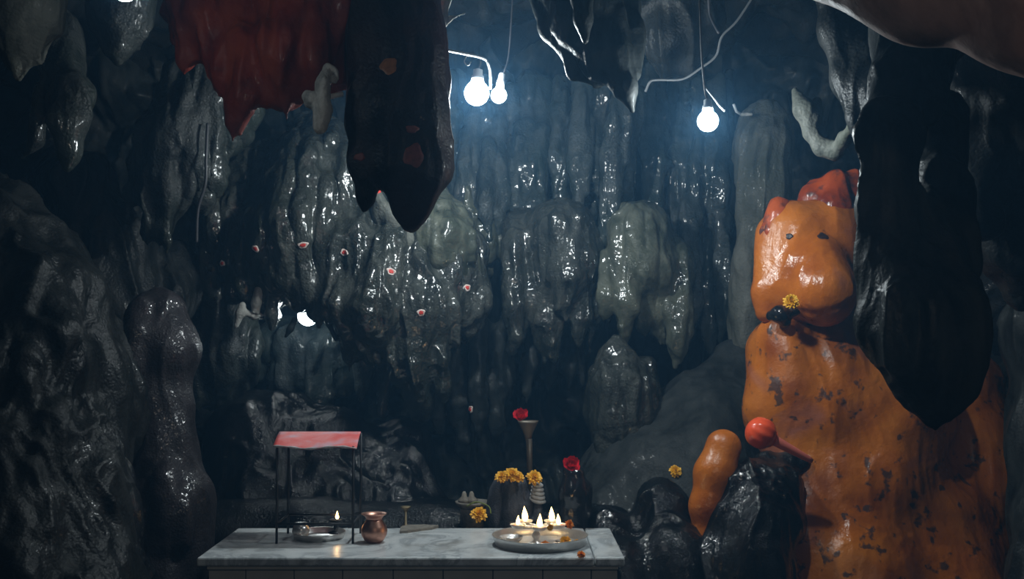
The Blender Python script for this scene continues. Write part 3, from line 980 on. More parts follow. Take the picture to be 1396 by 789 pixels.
torso = rock('torso', [
    [(1060, 480, 4.34, 46), (1062, 560, 4.30, 44), (1075, 600, 4.26, 36)],
    [(1120, 480, 4.38, 70), (1120, 560, 4.32, 84)],
    [(1215, 470, 4.55, 60), (1190, 560, 4.42, 100), (1180, 650, 4.32, 100)],
    [(1290, 540, 4.62, 76), (1310, 640, 4.55, 84), (1310, 760, 4.45, 90)],
    [(1150, 690, 4.22, 74), (1160, 800, 4.15, 100), (1160, 900, 4.1, 110)],
    [(1260, 720, 4.32, 90), (1270, 860, 4.2, 120)],
    [(1100, 640, 4.20, 34), (1092, 720, 4.12, 40), (1098, 860, 4.08, 40)],
    [(1180, 440, 4.46, 40), (1215, 450, 4.5, 50)],
    [(1140, 470, 4.40, 50), (1190, 480, 4.44, 60)],
    [(1070, 452, 4.24, 26), (1080, 520, 4.2, 30)],
], M['orangeworn'], h=0.008, k=0.08, flow=0.006, lump=0.016, fine=0.003, seed=2.6, parent=fig, key='fig_torso')
rock('arm', [[(986, 610, 4.08, 23), (974, 645, 4.06, 26), (964, 690, 4.05, 24), (966, 735, 4.05, 22), (978, 770, 4.06, 20)]], M['orange'], h=0.005, k=0.03, flow=0.0, lump=0.006, fine=0.001, seed=4.6, parent=fig, key='fig_arm')
for ex, er in ((1076, 5), (1122, 8)):
    daub('eye', 'fig_head', ex, 322, er, M['eye'], fig, 0.85, lift=0.005, label='dark painted eye')
rock('black_mouth_hollow', [[(1052, 430, 4.16, 8), (1063, 428, 4.13, 12), (1070, 438, 4.14, 9)], [(1078, 426, 4.14, 8), (1098, 418, 4.14, 6), (1104, 424, 4.14, 5)]], M['blackstone'], h=0.004, k=0.016, flow=0.003, lump=0.004, parent=fig, key='fig_mouth')  # black lumps stand in for the shade of an eroded hollow under the snout

rock('black_rock', [
    [(1040, 668, 4.06, 38), (1040, 710, 4.00, 46), (1030, 780, 3.94, 52), (1030, 860, 3.9, 60)],
    [(1012, 660, 4.04, 24), (996, 715, 4.0, 28), (985, 760, 3.97, 34), (980, 820, 3.95, 40)],
    [(1075, 665, 4.04, 24), (1082, 710, 4.0, 22)],
    [(1052, 640, 4.12, 22), (1085, 630, 4.12, 18)],
], M['glitter'], h=0.007, k=0.05, flow=0.02, lump=0.018, fine=0.006, seed=7.7, label='wet black rock mound under the orange toy mace', cat='rock')

# toy mace
mc = at(1037, 590, 3.86)
mace = empty('toy_mace', mc)
tag(mace, 'orange-red plastic toy mace leaning on the orange rock figure', 'mace')
hd = (at(1107, 628, 3.90) - mc)
axis = hd.normalized()
R_ = 21 * 3.93 / F
prof = []
for i in range(25):
    t = math.pi * i / 24
    r_ = R_ * math.sin(t)
    prof.append((max(r_, 0.0), -R_ * math.cos(t) * 0.98))
V_, F_ = lathe(prof, mc, 48, axis=axis)
q = Vector((0, 0, 1)).rotation_difference(axis)
V2 = []
for v in V_:                                  # shallow lobes around the ball
    l = q.inverted() @ (v - mc)
    a = math.atan2(l.y, l.x)
    s = 1 + 0.035 * math.cos(10 * a) * math.sin(min(math.pi, max(0, math.acos(max(-1, min(1, l.z / R_))))))
    l.x *= s
    l.y *= s
    V2.append(mc + q @ l)
mesh_obj('ball', V2, F_, M['plasticred'], mace)
V_, F_ = lathe([(0.0, 0.70 * R_), (0.58 * R_, 0.72 * R_), (0.60 * R_, 0.86 * R_), (0.46 * R_, 0.98 * R_), (0.30 * R_, 1.02 * R_), (0.0, 1.04 * R_)], mc, 32, axis=axis)
mesh_obj('collar', V_, F_, M['plasticred'], mace)
L_ = hd.length
V_, F_ = lathe([(0.0, 0.95 * R_), (0.0185, 0.98 * R_), (0.0190, 1.1 * R_), (0.0155, L_ * 0.6), (0.0115, L_ * 0.92), (0.008, L_ * 1.0), (0.0, L_ * 1.01)], mc, 20, axis=axis)
mesh_obj('handle', V_, F_, M['plasticpink'], mace)

# ================================================================== ALTAR
ZT = 0.88
a0 = on_plane(268, 760, ZT)
a1 = on_plane(811, 760, ZT)
a2 = on_plane(852, 760, ZT)
YF, YB = a0.y, 4.04
altar = empty('altar', ((a0.x + a2.x) / 2, (YF + YB) / 2, 0))
tag(altar, 'low altar with a white marble top and cream front panels', 'altar')
V_, F_ = box((a0.x, YF, ZT - 0.028), (a1.x - 0.0015, YB, ZT), 0.006)
mesh_obj('top_slab', V_, F_, M['marble'], altar, smooth=False)
V_, F_ = box((a1.x + 0.0015, YF, ZT - 0.028), (a2.x, YB, ZT), 0.006)
mesh_obj('top_slab', V_, F_, M['marble'], altar, smooth=False)
V_, F_ = box((a0.x + 0.03, YF + 0.012, ZT - 0.04), (a2.x - 0.02, YB - 0.01, ZT - 0.0285), 0.002)
mesh_obj('moulding', V_, F_, M['fascia'], altar, smooth=False)
V_, F_ = box((a0.x + 0.03, YF + 0.05, 0.0), (a2.x - 0.02, YB - 0.02, ZT - 0.041), 0.002)
mesh_obj('core', V_, F_, M['grout'], altar, smooth=False)
xs = [a0.x + 0.03] + [at(p, 780, YF + 0.03).x for p in (335, 401, 467, 536, 604, 672, 740, 806)] + [a2.x - 0.02]
for xa, xb in zip(xs[:-1], xs[1:]):
    V_, F_ = box((xa + 0.0015, YF + 0.028, 0.02), (xb - 0.0015, YF + 0.05, ZT - 0.042), 0.002)
    mesh_obj('front_panel', V_, F_, M['fascia'], altar, smooth=False)

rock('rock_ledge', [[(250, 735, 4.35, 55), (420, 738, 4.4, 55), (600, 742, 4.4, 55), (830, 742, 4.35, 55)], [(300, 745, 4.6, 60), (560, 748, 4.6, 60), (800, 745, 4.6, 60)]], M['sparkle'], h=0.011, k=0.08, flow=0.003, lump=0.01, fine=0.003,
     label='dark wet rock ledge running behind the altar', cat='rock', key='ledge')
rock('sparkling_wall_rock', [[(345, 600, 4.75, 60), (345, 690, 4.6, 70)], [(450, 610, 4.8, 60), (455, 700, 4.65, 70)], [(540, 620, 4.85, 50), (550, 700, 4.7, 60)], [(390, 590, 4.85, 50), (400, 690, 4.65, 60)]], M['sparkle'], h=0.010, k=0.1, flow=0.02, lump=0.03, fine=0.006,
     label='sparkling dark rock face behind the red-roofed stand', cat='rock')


def alt(px, py):
    return on_plane(px, py, ZT)


def S(px, p):
    return px * p.y / F


# ---- red-roofed iron stand
pA, pB = alt(377, 741), alt(481, 741)
dep = 0.19
std = empty('iron_stand', ((pA.x + pB.x) / 2, pA.y + dep / 2, ZT))
tag(std, 'black iron stand with a slanting faded red tin roof on the altar', 'stand')
zf = at(377, 608, pA.y).z
zb = at(385, 590, pA.y + dep).z
for (p, dy, zt) in ((pA, 0, zf), (pB, 0, zf), (pA, dep, zb), (pB, dep, zb)):
    V_, F_ = tube([(p.x, p.y + dy, ZT), (p.x, p.y + dy, zt)], 0.0042, 8)
    mesh_obj('leg', V_, F_, M['iron'], std)
zr = at(400, 714, pA.y).z
for a, b in (((pA.x, pA.y), (pB.x, pB.y)), ((pA.x, pA.y + dep), (pB.x, pB.y + dep)), ((pA.x, pA.y), (pA.x, pA.y + dep)), ((pB.x, pB.y), (pB.x, pB.y + dep))):
    V_, F_ = tube([(a[0], a[1], zr), (b[0], b[1], zr)], 0.004, 8)
    mesh_obj('rail', V_, F_, M['iron'], std)
# sheet with a slightly wavy lower edge
c00, c10, c01, c11 = at(372, 610, pA.y - 0.015), at(486, 610.5, pA.y - 0.015), at(381, 588, pA.y + dep + 0.02), at(492, 588, pA.y + dep + 0.02)
nx_, ny_ = 24, 10
top, bot = [], []
for j in range(ny_ + 1):
    for i in range(nx_ + 1):
        s, t = i / nx_, j / ny_
        p = c00.lerp(c10, s).lerp(c01.lerp(c11, s), t)
        p = p + Vector((0, 0, 0.004 * math.sin(9 * s + 1) * (1 - t) + 0.004 * math.sin(math.pi * t)))
        top.append(p)
        bot.append(p - Vector((0, 0, 0.0025)))
V_ = top + bot
o_ = (nx_ + 1) * (ny_ + 1)
F_ = []
for j in range(ny_):
    for i in range(nx_):
        a = j * (nx_ + 1) + i
        F_.append((a, a + 1, a + nx_ + 2, a + nx_ + 1))
        F_.append((o_ + a, o_ + a + nx_ + 1, o_ + a + nx_ + 2, o_ + a + 1))
for i in range(nx_):
    F_.append((i, o_ + i, o_ + i + 1, i + 1))
    a = ny_ * (nx_ + 1) + i
    F_.append((a, a + 1, o_ + a + 1, o_ + a))
for j in range(ny_):
    a = j * (nx_ + 1)
    F_.append((a, a + nx_ + 1, o_ + a + nx_ + 1, o_ + a))
    a += nx_
    F_.append((a, o_ + a, o_ + a + nx_ + 1, a + nx_ + 1))
roof = mesh_obj('tin_roof', V_, F_, M['canopy'], std)
V_, F_ = tube([top[i] + Vector((0, -0.001, 0.001)) for i in range(nx_ + 1)], [0.0032 + 0.0016 * math.sin(i * 1.3) for i in range(nx_ + 1)], 8)
mesh_obj('pale_rim', V_, F_, M['canopy_edge'], roof)

# ---- steel plate, small pot and little lamp below the stand
p = alt(435, 733)
R_ = S(35, p)
V_, F_ = lathe([(0, 0.002), (R_ * 0.9, 0.002), (R_ * 0.93, 0.004), (R_, 0.022), (R_ * 1.02, 0.023), (R_ * 1.0, 0.019), (R_ * 0.94, 0.0), (0, 0)], p, 48)
tag(mesh_obj('steel_plate', V_, F_, M['steel'], smooth=True), 'shallow steel plate under the red-roofed stand', 'plate')
p = alt(410, 735) + Vector((0, 0, 0.0035))
R_ = S(12, p)
V_, F_ = lathe([(0, 0), (R_ * 0.5, 0), (R_ * 0.85, R_ * 0.35), (R_, R_ * 0.85), (R_ * 0.85, R_ * 1.35), (R_ * 0.6, R_ * 1.6), (R_ * 0.72, R_ * 1.75), (R_ * 0.55, R_ * 1.7), (0, R_ * 1.5)], p, 32)
tag(mesh_obj('small_pot', V_, F_, M['steel']), 'small round steel pot standing on the shallow plate', 'pot')


def flame_at(base, hgt, parent, lean=0.0):
    r_ = hgt * 0.21
    pr = [(0.0, 0), (r_ * 0.55, hgt * 0.05), (r_ * 0.95, hgt * 0.18), (r_, hgt * 0.3), (r_ * 0.8, hgt * 0.52), (r_ * 0.42, hgt * 0.76), (r_ * 0.15, hgt * 0.92), (0.0, hgt)]
    V_, F_ = lathe(pr, (0, 0, 0), 14)
    V_ = [Vector(base) + v + Vector((lean * (v.z / hgt) ** 2 * hgt, 0, 0)) for v in V_]
    f = mesh_obj('flame', V_, F_, M['flame'], parent)
    V_, F_ = lathe([(r * 0.55, z * 0.7 + hgt * 0.08) for r, z in pr], (0, 0, 0), 12)
    V_ = [Vector(base) + v for v in V_]
    mesh_obj('flame_core', V_, F_, M['flamecore'], f)
    return f


def point_light(name, loc, watts, col, rad, parent=None):
    l = bpy.data.lights.new(name, 'POINT')
    l.energy = watts
    l.color = col
    l.shadow_soft_size = rad
    o = bpy.data.objects.new(name, l)
    COL.objects.link(o)
    o.location = loc
    if parent is not None:
        put(o, parent)
    return o


p = alt(458, 727)
lamp = empty('oil_lamp', p)
tag(lamp, 'small black oil lamp burning behind the iron stand rail', 'lamp')
zl = at(458, 708, p.y).z - p.z
V_, F_ = lathe([(0, 0), (0.028, 0), (0.026, 0.006), (0.008, 0.012), (0.007, zl * 0.7), (0.02, zl * 0.85), (0.024, zl), (0.019, zl - 0.002), (0, zl * 0.9)], p, 24)
mesh_obj('lamp_body', V_, F_, M['iron'], lamp)
fb = p + Vector((0.004, 0, zl - 0.002))
V_, F_ = tube([fb - Vector((0, 0, 0.004)), fb + Vector((0, 0, 0.004))], 0.0015, 6)
mesh_obj('wick', V_, F_, M['eye'], lamp)
flame_at(fb + Vector((0, 0, 0.003)), 0.030, lamp)
point_light('lamp_light', fb + Vector((0, -0.004, 0.02)), 0.03, (1.0, 0.5, 0.18), 0.01, lamp)

# ---- copper pot
p = alt(510, 739)
pot = empty('copper_pot', p)
tag(pot, 'round copper water pot with a flared rim beside the iron stand', 'pot')
u = S(1, p)
V_, F_ = lathe([(0, 0), (9 * u, 0), (13 * u, 3 * u), (17 * u, 10 * u), (18 * u, 16 * u), (16 * u, 23 * u), (11.5 * u, 29 * u), (11 * u, 31 * u)], p, 40)
mesh_obj('belly', V_, F_, M['copper'], pot)
V_, F_ = lathe([(10.5 * u, 30 * u), (11 * u, 32.5 * u), (13 * u, 35.5 * u), (17 * u, 38 * u), (17.3 * u, 39 * u), (16.2 * u, 39 * u), (11 * u, 35 * u), (9.5 * u, 31 * u)], p, 40)
mesh_obj('rim', V_, F_, M['copper'], pot)

# ---- stone tile with a small brass spout figure
p0, p1, p2, p3 = alt(545, 727), alt(572, 724), alt(598, 719.5), alt(556, 719)
V_, F_ = [], []
base_ring = [p0, alt(556, 726.5), p1, alt(588, 722), p2, alt(580, 718.6), p3, alt(546, 721)]
for z, s in ((0.0, 1.0), (0.008, 1.0), (0.011, 0.96)):
    c = sum(base_ring, Vector()) / len(base_ring)
    for b in base_ring:
        V_.append(c + (b - c) * s + Vector((0, 0, z)))
n = len(base_ring)
for i in range(2):
    for k_ in range(n):
        F_.append((i * n + k_, i * n + (k_ + 1) % n, (i + 1) * n + (k_ + 1) % n, (i + 1) * n + k_))
F_ += [tuple(reversed(range(n))), tuple(range(2 * n, 3 * n))]
tag(mesh_obj('stone_tile', V_, F_, M['slate'], smooth=False), 'thin grey-brown stone tile lying behind the copper pot', 'tile')
p = alt(553, 718.6)
inc = empty('brass_holder', p)
tag(inc, 'little dull brass holder with a flared top behind the stone tile', 'holder')
zz = at(553, 690, p.y).z - p.z
V_, F_ = lathe([(0, 0), (0.016, 0), (0.015, 0.006), (0.005, 0.012), (0.0045, zz * 0.8), (0, zz * 0.82)], p, 20)
mesh_obj('stem', V_, F_, M['brass'], inc)
V_, F_ = lathe([(0, zz * 0.76), (0.007, zz * 0.78), (0.018, zz * 0.96), (0.019, zz), (0.015, zz * 0.98), (0, zz * 0.88)], p, 20)
mesh_obj('cup', V_, F_, M['brass'], inc)

# ---- big tray
p = alt(736, 742)
tp = p.copy()
tray = empty('steel_tray', p)
tag(tray, 'large round steel tray holding the burning five-flame lamp', 'tray')
R_ = S(65, p)
V_, F_ = lathe([(0, 0.003), (R_ * 0.90, 0.003)], p, 64)
V_, F_ = lathe([(0, 0.0), (R_ * 0.90, 0.0), (R_ * 0.905, 0.003), (0, 0.003)], p, 64)
mesh_obj('tray_base', V_, F_, M['steel'], tray)
V_, F_ = lathe([(R_ * 0.90, 0.0), (R_ * 0.93, 0.001), (R_ * 0.985, 0.031), (R_ * 1.0, 0.034), (R_ * 0.985, 0.035), (R_ * 0.965, 0.032), (R_ * 0.905, 0.004), (R_ * 0.90, 0.0)], p, 64)
mesh_obj('tray_wall', V_, F_, M['steel'], tray)

# ---- five-flame lamp
lp = alt(731, 743) + Vector((0, 0, 0.0032))
arati = empty('five_flame_lamp', lp)
tag(arati, 'silver lamp with five burning cups on a short stem in the tray', 'lamp')
zl = at(733, 716, lp.y).z - lp.z
V_, F_ = lathe([(0, 0), (0.030, 0), (0.030, 0.004), (0.012, 0.010), (0.009, 0.018), (0.014, 0.026), (0.014, 0.034), (0.008, 0.044), (0.010, zl - 0.012), (0.02, zl - 0.008), (0, zl - 0.006)], lp, 28)
mesh_obj('stem', V_, F_, M['silver'], arati)
cc = at(734.5, 713, lp.y)
cc = Vector((cc.x, lp.y, lp.z + zl))
cups = []
for fx, fy in ((706, -0.02), (716, 0.055), (735, -0.062), (753, 0.055), (761, -0.015)):
    cx = at(fx, 713, lp.y).x
    c = Vector((cx, lp.y + fy, lp.z + zl - 0.006))
    rr = 0.027
    V_, F_ = lathe([(0, 0), (rr * 0.6, 0.001), (rr * 0.95, 0.010), (rr, 0.014), (rr * 0.93, 0.0135), (rr * 0.8, 0.008), (0, 0.006)], c, 24)
    cup = mesh_obj('cup', V_, F_, M['silver'], arati)
    V_, F_ = lathe([(0, 0.0085), (rr * 0.78, 0.0085), (rr * 0.80, 0.0105), (rr * 0.5, 0.013), (0, 0.014)], c, 20)
    mesh_obj('ghee', V_, F_, M['ghee'], cup)
    V_, F_ = tube([(c.x, c.y, c.z - 0.001 + 0.004), (cc.x, cc.y, cc.z - 0.004)], 0.006, 8)
    mesh_obj('arm', V_, F_, M['silver'], arati)
    cups.append((c, cup))
for (c, cup), hh, py in zip(cups, (0.032, 0.050, 0.044, 0.048, 0.036), (0, 0, 0, 0, 0)):
    flame_at(c + Vector((0, 0, 0.012)), hh, cup, random.uniform(-0.06, 0.06))
    point_light('flame_light', c + Vector((0, -0.002, 0.05)), 0.018, (1.0, 0.50, 0.18), 0.012, cup)

p = alt(697, 741) + Vector((0, 0, 0.0032))
u = S(1, p)
V_, F_ = lathe([(0, 0), (9 * u, 0), (14 * u, 5 * u), (16 * u, 9 * u), (15.4 * u, 9 * u), (13 * u, 5.5 * u), (8 * u, 2 * u), (0, 1.6 * u)], p, 32)
tag(mesh_obj('small_bowl', V_, F_, M['silver']), 'small shiny bowl inside the tray beside the lamp stem', 'bowl')
p = alt(769, 744) + Vector((0, 0, 0.0032))
u = S(1, p)
V_, F_ = lathe([(0, 0), (6 * u, 0), (11 * u, 4 * u), (12 * u, 6 * u), (11.4 * u, 6 * u), (6 * u, 2 * u), (0, 1.5 * u)], p, 32)
tag(mesh_obj('small_bowl', V_, F_, M['palestone']), 'small pale saucer under loose petals in the tray', 'saucer')


# ---- flowers
def petal_mesh(name, L, Wd, curl, mat, nu=4, nv=3):
    V_, F_ = [], []
    for i in range(nu + 1):
        t = i / nu
        w_ = Wd * math.sin(math.pi * (0.12 + 0.80 * t)) ** 0.8
        for j in range(nv + 1):
            s = j / nv - 0.5
            V_.append((w_ * s, L * t, curl * L * t * t + 0.35 * Wd * (2 * s) ** 2 * 0.5))
    for i in range(nu):
        for j in range(nv):
            a = i * (nv + 1) + j
            F_.append((a, a + 1, a + nv + 2, a + nv + 1))
    return V_, F_


def marigold(loc, r, mat, label, seed, tilt=(0, 0), group='marigold heads offered at the shrine'):
    rr = random.Random(seed)
    e = empty('marigold', loc)
    tag(e, label, 'flower', group)
    V_, F_ = [], []
    for ring, (n_, el, L) in enumerate(((13, -0.1, 1.0), (13, 0.3, 0.95), (11, 0.65, 0.85), (8, 0.98, 0.7), (5, 1.3, 0.5))):
        for k_ in range(n_):
            az = 2 * math.pi * (k_ + 0.5 * (ring % 2)) / n_ + rr.uniform(-0.15, 0.15)
            ell = el + rr.uniform(-0.12, 0.12)
            P, Q = petal_mesh('p', r * L * rr.uniform(0.85, 1.1), r * 0.55, -0.25, None, 3, 2)
            Rm = Matrix.Rotation(az, 3, 'Z') @ Matrix.Rotation(ell, 3, 'X')
            b = len(V_)
            V_ += [Rm @ Vector(v) + Vector((0, 0, 0.25 * r)) for v in P]
            F_ += [tuple(x + b for x in f) for f in Q]
    Rt = Matrix.Rotation(tilt[0], 3, 'X') @ Matrix.Rotation(tilt[1], 3, 'Y')
    V_ = [Rt @ v for v in V_]
    mesh_obj('petals', [Vector(loc) + v for v in V_], F_, mat, e)
    C, CF = lathe([(0, -0.15 * r), (0.25 * r, -0.12 * r), (0.38 * r, 0.15 * r), (0.3 * r, 0.45 * r), (0, 0.5 * r)], (0, 0, 0), 12)
    mesh_obj('calyx', [Vector(loc) + Rt @ v for v in C], CF, M['leaf'], e)
    return e


def rose(loc, r, label, seed, tilt=(0.6, 0)):
    rr = random.Random(seed)
    e = empty('red_flower', loc)
    tag(e, label, 'flower', 'red flowers on the shrine')
    Rt = Matrix.Rotation(tilt[0], 3, 'X') @ Matrix.Rotation(tilt[1], 3, 'Y')
    for ring, (n_, el, L) in enumerate(((6, 0.25, 1.0), (5, 0.7, 0.85), (4, 1.1, 0.65))):
        for k_ in range(n_):
            az = 2 * math.pi * (k_ + 0.5 * ring) / n_ + rr.uniform(-0.15, 0.15)
            P, Q = petal_mesh('p', r * L, r * 1.05 * L, 0.35, None, 6, 5)
            Rm = Rt @ Matrix.Rotation(az, 3, 'Z') @ Matrix.Rotation(el + rr.uniform(-0.1, 0.1), 3, 'X')
            P2 = []
            for i, v in enumerate(P):
                v = Vector(v)
                v.z += 0.07 * r * math.sin(v.x / r * 9 + k_) * (v.y / r)
                P2.append(Vector(loc) + Rm @ v)
            mesh_obj('petal', P2, Q, M['rose'], e)
    C, CF = lathe([(0, -0.25 * r), (0.14 * r, -0.2 * r), (0.2 * r, 0.0), (0.12 * r, 0.3 * r), (0, 0.4 * r)], (0, 0, 0), 12)
    mesh_obj('calyx', [Vector(loc) + Rt @ v for v in C], CF, M['leaf'], e)
    return e


tz = ZT + 0.0035


def tray_pt(px, py, z=0.004):
    d = on_plane(px, py, ZT + z)
    return d


marigold(tray_pt(743, 744, 0.009), 0.017, M['marigold_deep'], 'orange marigold head lying in the tray beside the lamp stem', 1, (0.5, 0.2))
marigold(tray_pt(771, 739, 0.020), 0.020, M['marigold'], 'loose yellow-orange marigold on the small saucer in the tray', 2, (0.6, -0.3))
marigold(tray_pt(786, 741, 0.010), 0.015, M['marigold'], 'yellow marigold against the right rim of the tray', 3, (0.9, 0.5))
marigold(at(776, 715, 3.66), 0.016, M['marigold_deep'], 'deep orange marigold at the right end of the five-flame lamp', 4, (0.9, 0.4))
marigold(at(750, 719, 3.585), 0.011, M['marigold'], 'small yellow marigold hanging under the lamp cups', 14, (1.2, 0.0))
marigold(alt(792, 760.5) + Vector((0, 0, 0.008)), 0.015, M['marigold_deep'], 'small orange marigold on the marble near the right corner', 5, (0.5, 0.2))

# ---- idols on the ledge
def ledge_z(x, y):
    r = bvh_of('ledge').ray_cast(Vector((x, y, 2.0)), Vector((0, 0, -1)))
    return r[0].z if r[0] is not None else ZT


YL = 4.17
rock('black_idol', [[(697, 690, YL, 20), (697, 712, YL, 26)], [(694, 668, YL, 22), (700, 690, YL - 0.02, 20)], [(678, 672, YL, 11), (674, 700, YL, 13), (676, 715, YL, 14)], [(718, 680, YL, 10), (720, 710, YL, 12)], [(690, 660, YL, 14), (706, 662, YL, 12)]],
     M['idol'], h=0.005, k=0.025, flow=0.005, lump=0.006, fine=0.002, label='dark lumpy stone idol topped with a row of marigolds', cat='idol', key='idol')
for i, (fx, fy, fr) in enumerate(((684, 651, 0.026), (698, 648, 0.030), (706, 651, 0.024))):
    marigold(at(fx, fy, YL - 0.07), fr, M['marigold'], ('first of three marigolds across the dark idol, at its tail end', 'largest marigold in the row on the dark idol', 'marigold at the shell side of the dark idol row')[i], 20 + i, (0.75, 0.1 * i))
shell = empty('ribbed_stone', at(733, 690, YL - 0.03))
tag(shell, 'small pale ribbed stone cone beside the dark idol', 'stone')
for i in range(5):
    c = at(733, 681 - 5.2 * i, YL - 0.03)
    r_ = S(11.5 - 0.9 * i, c)
    V_, F_ = lathe([(0, -0.010), (r_ * 0.7, -0.009), (r_, -0.002), (r_, 0.002), (r_ * 0.75, 0.006), (0, 0.008)], c, 24, axis=(0.25, -0.2, 1))
    mesh_obj('rib', V_, F_, M['palestone'], shell)
V_, F_ = lathe([(S(12, shell.location), 0), (S(13, shell.location), 0.02), (S(8, shell.location), 0.03), (S(5, shell.location), 0.09), (0, 0.095)], (shell.location.x, shell.location.y, at(733, 712, YL - 0.03).z), 24)
mesh_obj('core', V_, F_, M['idol'], shell)
marigold(at(728, 652, YL - 0.06), 0.030, M['marigold'], 'yellow marigold on top of the pale ribbed stone', 30, (0.8, 0.2))

lin = rock('black_stone_idol', [[(782, 648, 4.12, 14), (782, 672, 4.12, 19), (780, 705, 4.12, 17), (780, 722, 4.12, 22)], [(777, 629, 4.13, 6), (778, 645, 4.13, 9)], [(798, 665, 4.14, 8), (796, 700, 4.14, 9)]], M['blackstone'], h=0.005, k=0.025, flow=0.004, lump=0.006,
           fine=0.002, label='glossy black upright stone crowned with a red flower', cat='idol', key='lingam')
rose(at(778, 636, 4.04), 0.037, 'red flower on the glossy black stone', 1, (0.9, 0.1))

# fan-topped stand
fs = at(722, 714, 4.25)
fan = empty('fan_stand', fs)
tag(fan, 'slim brown stand with a fan-shaped top behind the dark idol', 'stand')
zz = lambda py: at(722, py, 4.25).z
V_, F_ = tube([(fs.x, 4.25, zz(716)), (fs.x, 4.25, zz(640)), (fs.x - 0.002, 4.25, zz(598))], [0.016, 0.011, 0.012], 12)
mesh_obj('stem', V_, F_, M['brown'], fan)
V_, F_ = lathe([(0, zz(602)), (0.010, zz(601)), (0.018, zz(590)), (0.036, zz(577)), (0.041, zz(573)), (0.034, zz(575)), (0.0, zz(588))], (at(720, 600, 4.25).x, 4.25, 0), 28, sy=0.5)
mesh_obj('fan_top', V_, F_, M['brown'], fan)
rose(at(711, 570, 4.21), 0.036, 'red flower lying on the fan-topped stand', 2, (0.7, -0.2))

# stepped dish
dz = lambda py: at(645, py, 4.2).z
dx = at(645, 690, 4.2).x
dish = empty('pedestal_dish', (dx, 4.2, dz(716)))
tag(dish, 'brown stone pedestal dish with small knobs left of the idol', 'dish')
V_, F_ = lathe([(0, dz(716)), (0.05, dz(716)), (0.045, dz(700)), (0.05, dz(692)), (0, dz(691))], (dx, 4.2, 0), 28)
mesh_obj('pedestal', V_, F_, M['slate'], dish)
V_, F_ = lathe([(0, dz(692)), (0.05, dz(692)), (0.066, dz(686)), (0.068, dz(683)), (0.05, dz(684)), (0, dz(686))], (dx, 4.2, 0), 32)
mesh_obj('dish_top', V_, F_, M['slate'], dish)
for kx in (633, 643):
    V_, F_ = lathe([(0, dz(685)), (0.022, dz(684)), (0.024, dz(680)), (0.010, dz(676)), (0.009, dz(672)), (0.004, dz(669)), (0, dz(669))], (at(kx, 680, 4.2).x, 4.19, 0), 18)
    mesh_obj('knob', V_, F_, M['slate'], dish)
marigold(at(653, 702, 4.10), 0.032, M['marigold'], 'orange marigold below the brown pedestal dish', 40, (0.7, 0.0))
V_, F_ = tube(spline([at(636, 690, 4.11), at(650, 684, 4.11), at(666, 690, 4.10), at(669, 700, 4.09)], 5), 0.003, 6)
tag(mesh_obj('flower_stalk', V_, F_, M['leaf']), 'thin green flower stalk arching over the marigold', 'stalk')

# marigolds on the rock and figure, red-ringed dot on the back wall
def first_hit(px, py, keys):
    best = None
    for k_ in keys:
        l, n_ = hit(k_, px, py)
        if l is not None and (best is None or l.y < best.y):
            best = l
    return best


sl = first_hit(920, 641, ['dull slate-coloured sloping rock between altar and orange figure'])
marigold(sl + Vector((0, -0.012, -0.004)), 0.026, M['marigold'], 'single marigold resting on the slate-coloured slope', 50, (0.9, 0.1))
mh = at(1077, 412, 4.06)
marigold(mh + Vector((0, -0.012, 0)), 0.030, M['marigold'], 'yellow marigold tucked under the snout of the orange figure', 51, (1.1, 0.1))

# ================================================================== BULBS AND CABLES
def bulb(name, px, py, Y, rpx, watts, label, mat, neck_px, axis=(0, 0, 1), wire=None, light_dim=False):
    c = at(px, py, Y)
    r_ = rpx * Y / F
    e = empty(name, c)
    tag(e, label, 'light bulb', 'bare bulbs lighting the cave')
    ax_ = Vector(axis).normalized()
    prof = []
    for i in range(15):
        t = math.pi * i / 14 * 0.80
        prof.append((r_ * math.sin(t), -r_ * math.cos(t)))
    prof.append((r_ * 0.50, r_ * 0.92))
    V_, F_ = lathe(prof, c, 32, axis=ax_)
    g = mesh_obj('globe', V_, F_[:-1], mat, e)
    n_ = neck_px * Y / F
    V_, F_ = lathe([(0.0, r_ * 0.93), (r_ * 0.52, r_ * 0.90), (r_ * 0.50, r_ * 0.9 + n_ * 0.5), (r_ * 0.40, r_ * 0.9 + n_ * 0.55), (r_ * 0.38, r_ * 0.9 + n_), (r_ * 0.15, r_ * 0.9 + n_ * 1.1), (0, r_ * 0.9 + n_ * 1.1)], c, 24, axis=ax_)
    mesh_obj('socket', V_, F_, M['whitepl'], e)
    if wire:
        V_, F_ = tube(spline([c + ax_ * (r_ * 0.9 + n_ * 1.05)] + [at(*w) for w in wire], 6), 0.0035, 8)
        mesh_obj('cord', V_, F_, M['darkwire'], e)
    point_light('bulb_light', c, watts, (0.80, 0.93, 1.0), r_ * 0.95, e)
    return e


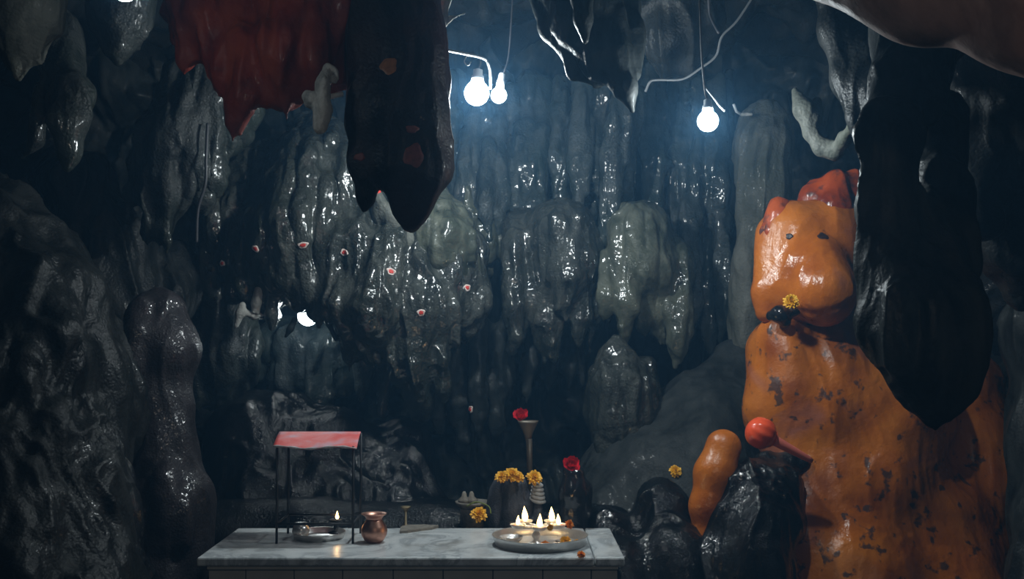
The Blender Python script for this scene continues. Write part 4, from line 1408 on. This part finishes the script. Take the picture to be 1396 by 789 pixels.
YA = 3.95
bulb('light_bulb', 650, 127, YA, 17, BULB_A, 'brightest bare bulb hanging from the thin bracket', M['bulb'], 17, (0.05, 0, 1), [(655, 84, YA), (648, 74, YA)])
bulb('light_bulb', 680, 130, YA + 0.12, 11, BULB_A2, 'smaller dimmer bulb tucked beside the brightest bulb', M['bulbdim'], 20, (0.15, 0, 1), [(688, 96, YA + 0.12), (694, 70, YA + 0.16), (700, -20, YA + 0.2)])
V_, F_ = tube(spline([at(596, 66, 3.5), at(628, 72, 3.7), at(658, 79, 3.92), at(666, 88, 3.95), at(669, 105, 3.97), at(669, 122, 3.98)], 6), 0.0055, 10)
brk = mesh_obj('lamp_bracket', V_, F_, M['wire'])
tag(brk, 'thin bent metal bracket carrying the brightest bulb', 'bracket')
V_, F_ = tube(spline([at(636, 76, 3.78), at(633, 84, 3.78), at(638, 89, 3.78), at(642, 84, 3.78)], 5), 0.002, 6)
mesh_obj('wire_loop', V_, F_, M['wire'], brk)
YB_ = 3.45
bulb('light_bulb', 965, 165, YB_, 14.5, BULB_B, 'bright bare bulb hanging alone before the stone column', M['bulb'], 16, (0, 0, 1), [(961, 122, YB_), (956, 60, YB_), (953, -60, YB_), (952, -190, YB_)])
bulb('light_bulb', 420, 430, 4.85, 14, BULB_C, 'crescent of a lit bulb hidden in the niche under the flowstone', M['bulb'], 16, (0, 0.3, 1), [(420, 395, 4.9)])
bulb('light_bulb', 170, -16, 2.75, 18, BULB_D, 'lit bulb tip poking in at the upper left ceiling', M['bulb'], 16, (0, 0, 1), [(170, -100, 2.75), (170, -330, 2.75)])

V_, F_ = tube(spline([at(960, 117, YB_ + 0.05), at(972, 132, YB_ + 0.03), at(980, 143, YB_ + 0.02), at(988, 151, YB_)], 6), 0.0035, 8)
tag(mesh_obj('cable', V_, F_, M['wire']), 'short loose cable end beside the lone hanging bulb', 'cable')
V_, F_ = tube(spline([at(880, 125, 3.9), at(886, 112, 3.9), at(896, 109, 3.9), at(930, 108, 3.9), at(955, 93, 3.9), at(976, 76, 3.9), at(984, 50, 3.9), at(1005, 28, 3.9), at(1030, -10, 3.9)], 6), 0.0042, 8)
tag(mesh_obj('cable', V_, F_, M['wire']), 'long sagging cable from ceiling across to the jagged hanging rock', 'cable')
V_, F_ = tube(spline([at(966, -10, 4.0), at(968, 20, 4.0), at(980, 45, 3.92)], 6), 0.005, 8)
tag(mesh_obj('cable', V_, F_, M['darkwire']), 'dark short cable dropping from the ceiling to the sagging cable', 'cable')
V_, F_ = tube([at(1000, 142, 4.82), at(1004, 152, 4.84), at(1012, 157, 4.86)], 0.006, 8)
tag(mesh_obj('cable_scrap', V_, F_, M['whitepl']), 'tiny white cable scrap at the top edge of the stone column', 'cable')
rock('rock_chip', [[(1012, 156, 4.85, 3), (1024, 156, 4.85, 3)]], M['pale'], h=0.004, k=0.01, flow=0.001, lump=0.002, fine=0.001, label='small white crust on the shoulder of the stone column', cat='rock')

# red ringed dot low on the back wall
daub('paint_ring', 'dark fringe of slender stalactites above the flower offerings', 641, 558, 5.5, M['paintwhite'], fringe, 0.9, inner=0.5)
daub('red_dot', 'dark fringe of slender stalactites above the flower offerings', 641, 558, 3.2, M['paintred'], fringe, 0.9, lift=0.006)

# ================================================================== HAZE
V_, F_ = box((-3.4, -0.9, -0.3), (3.4, 6.4, 3.9))
hz = mesh_obj('haze', V_, F_, None, smooth=False)
m = bpy.data.materials.new('incense_haze')
m.use_nodes = True
nt = m.node_tree
nt.nodes.remove(nt.nodes['Principled BSDF'])
vs = nt.nodes.new('ShaderNodeVolumeScatter')
vs.inputs['Color'].default_value = (0.22, 0.56, 1.0, 1)
vs.inputs['Density'].default_value = HAZE
vs.inputs['Anisotropy'].default_value = 0.2
nt.links.new(vs.outputs[0], nt.nodes['Material Output'].inputs['Volume'])
hz.data.materials.append(m)
tag(hz, 'thin bluish incense haze filling the cave around the bulbs', 'haze', kind='stuff')
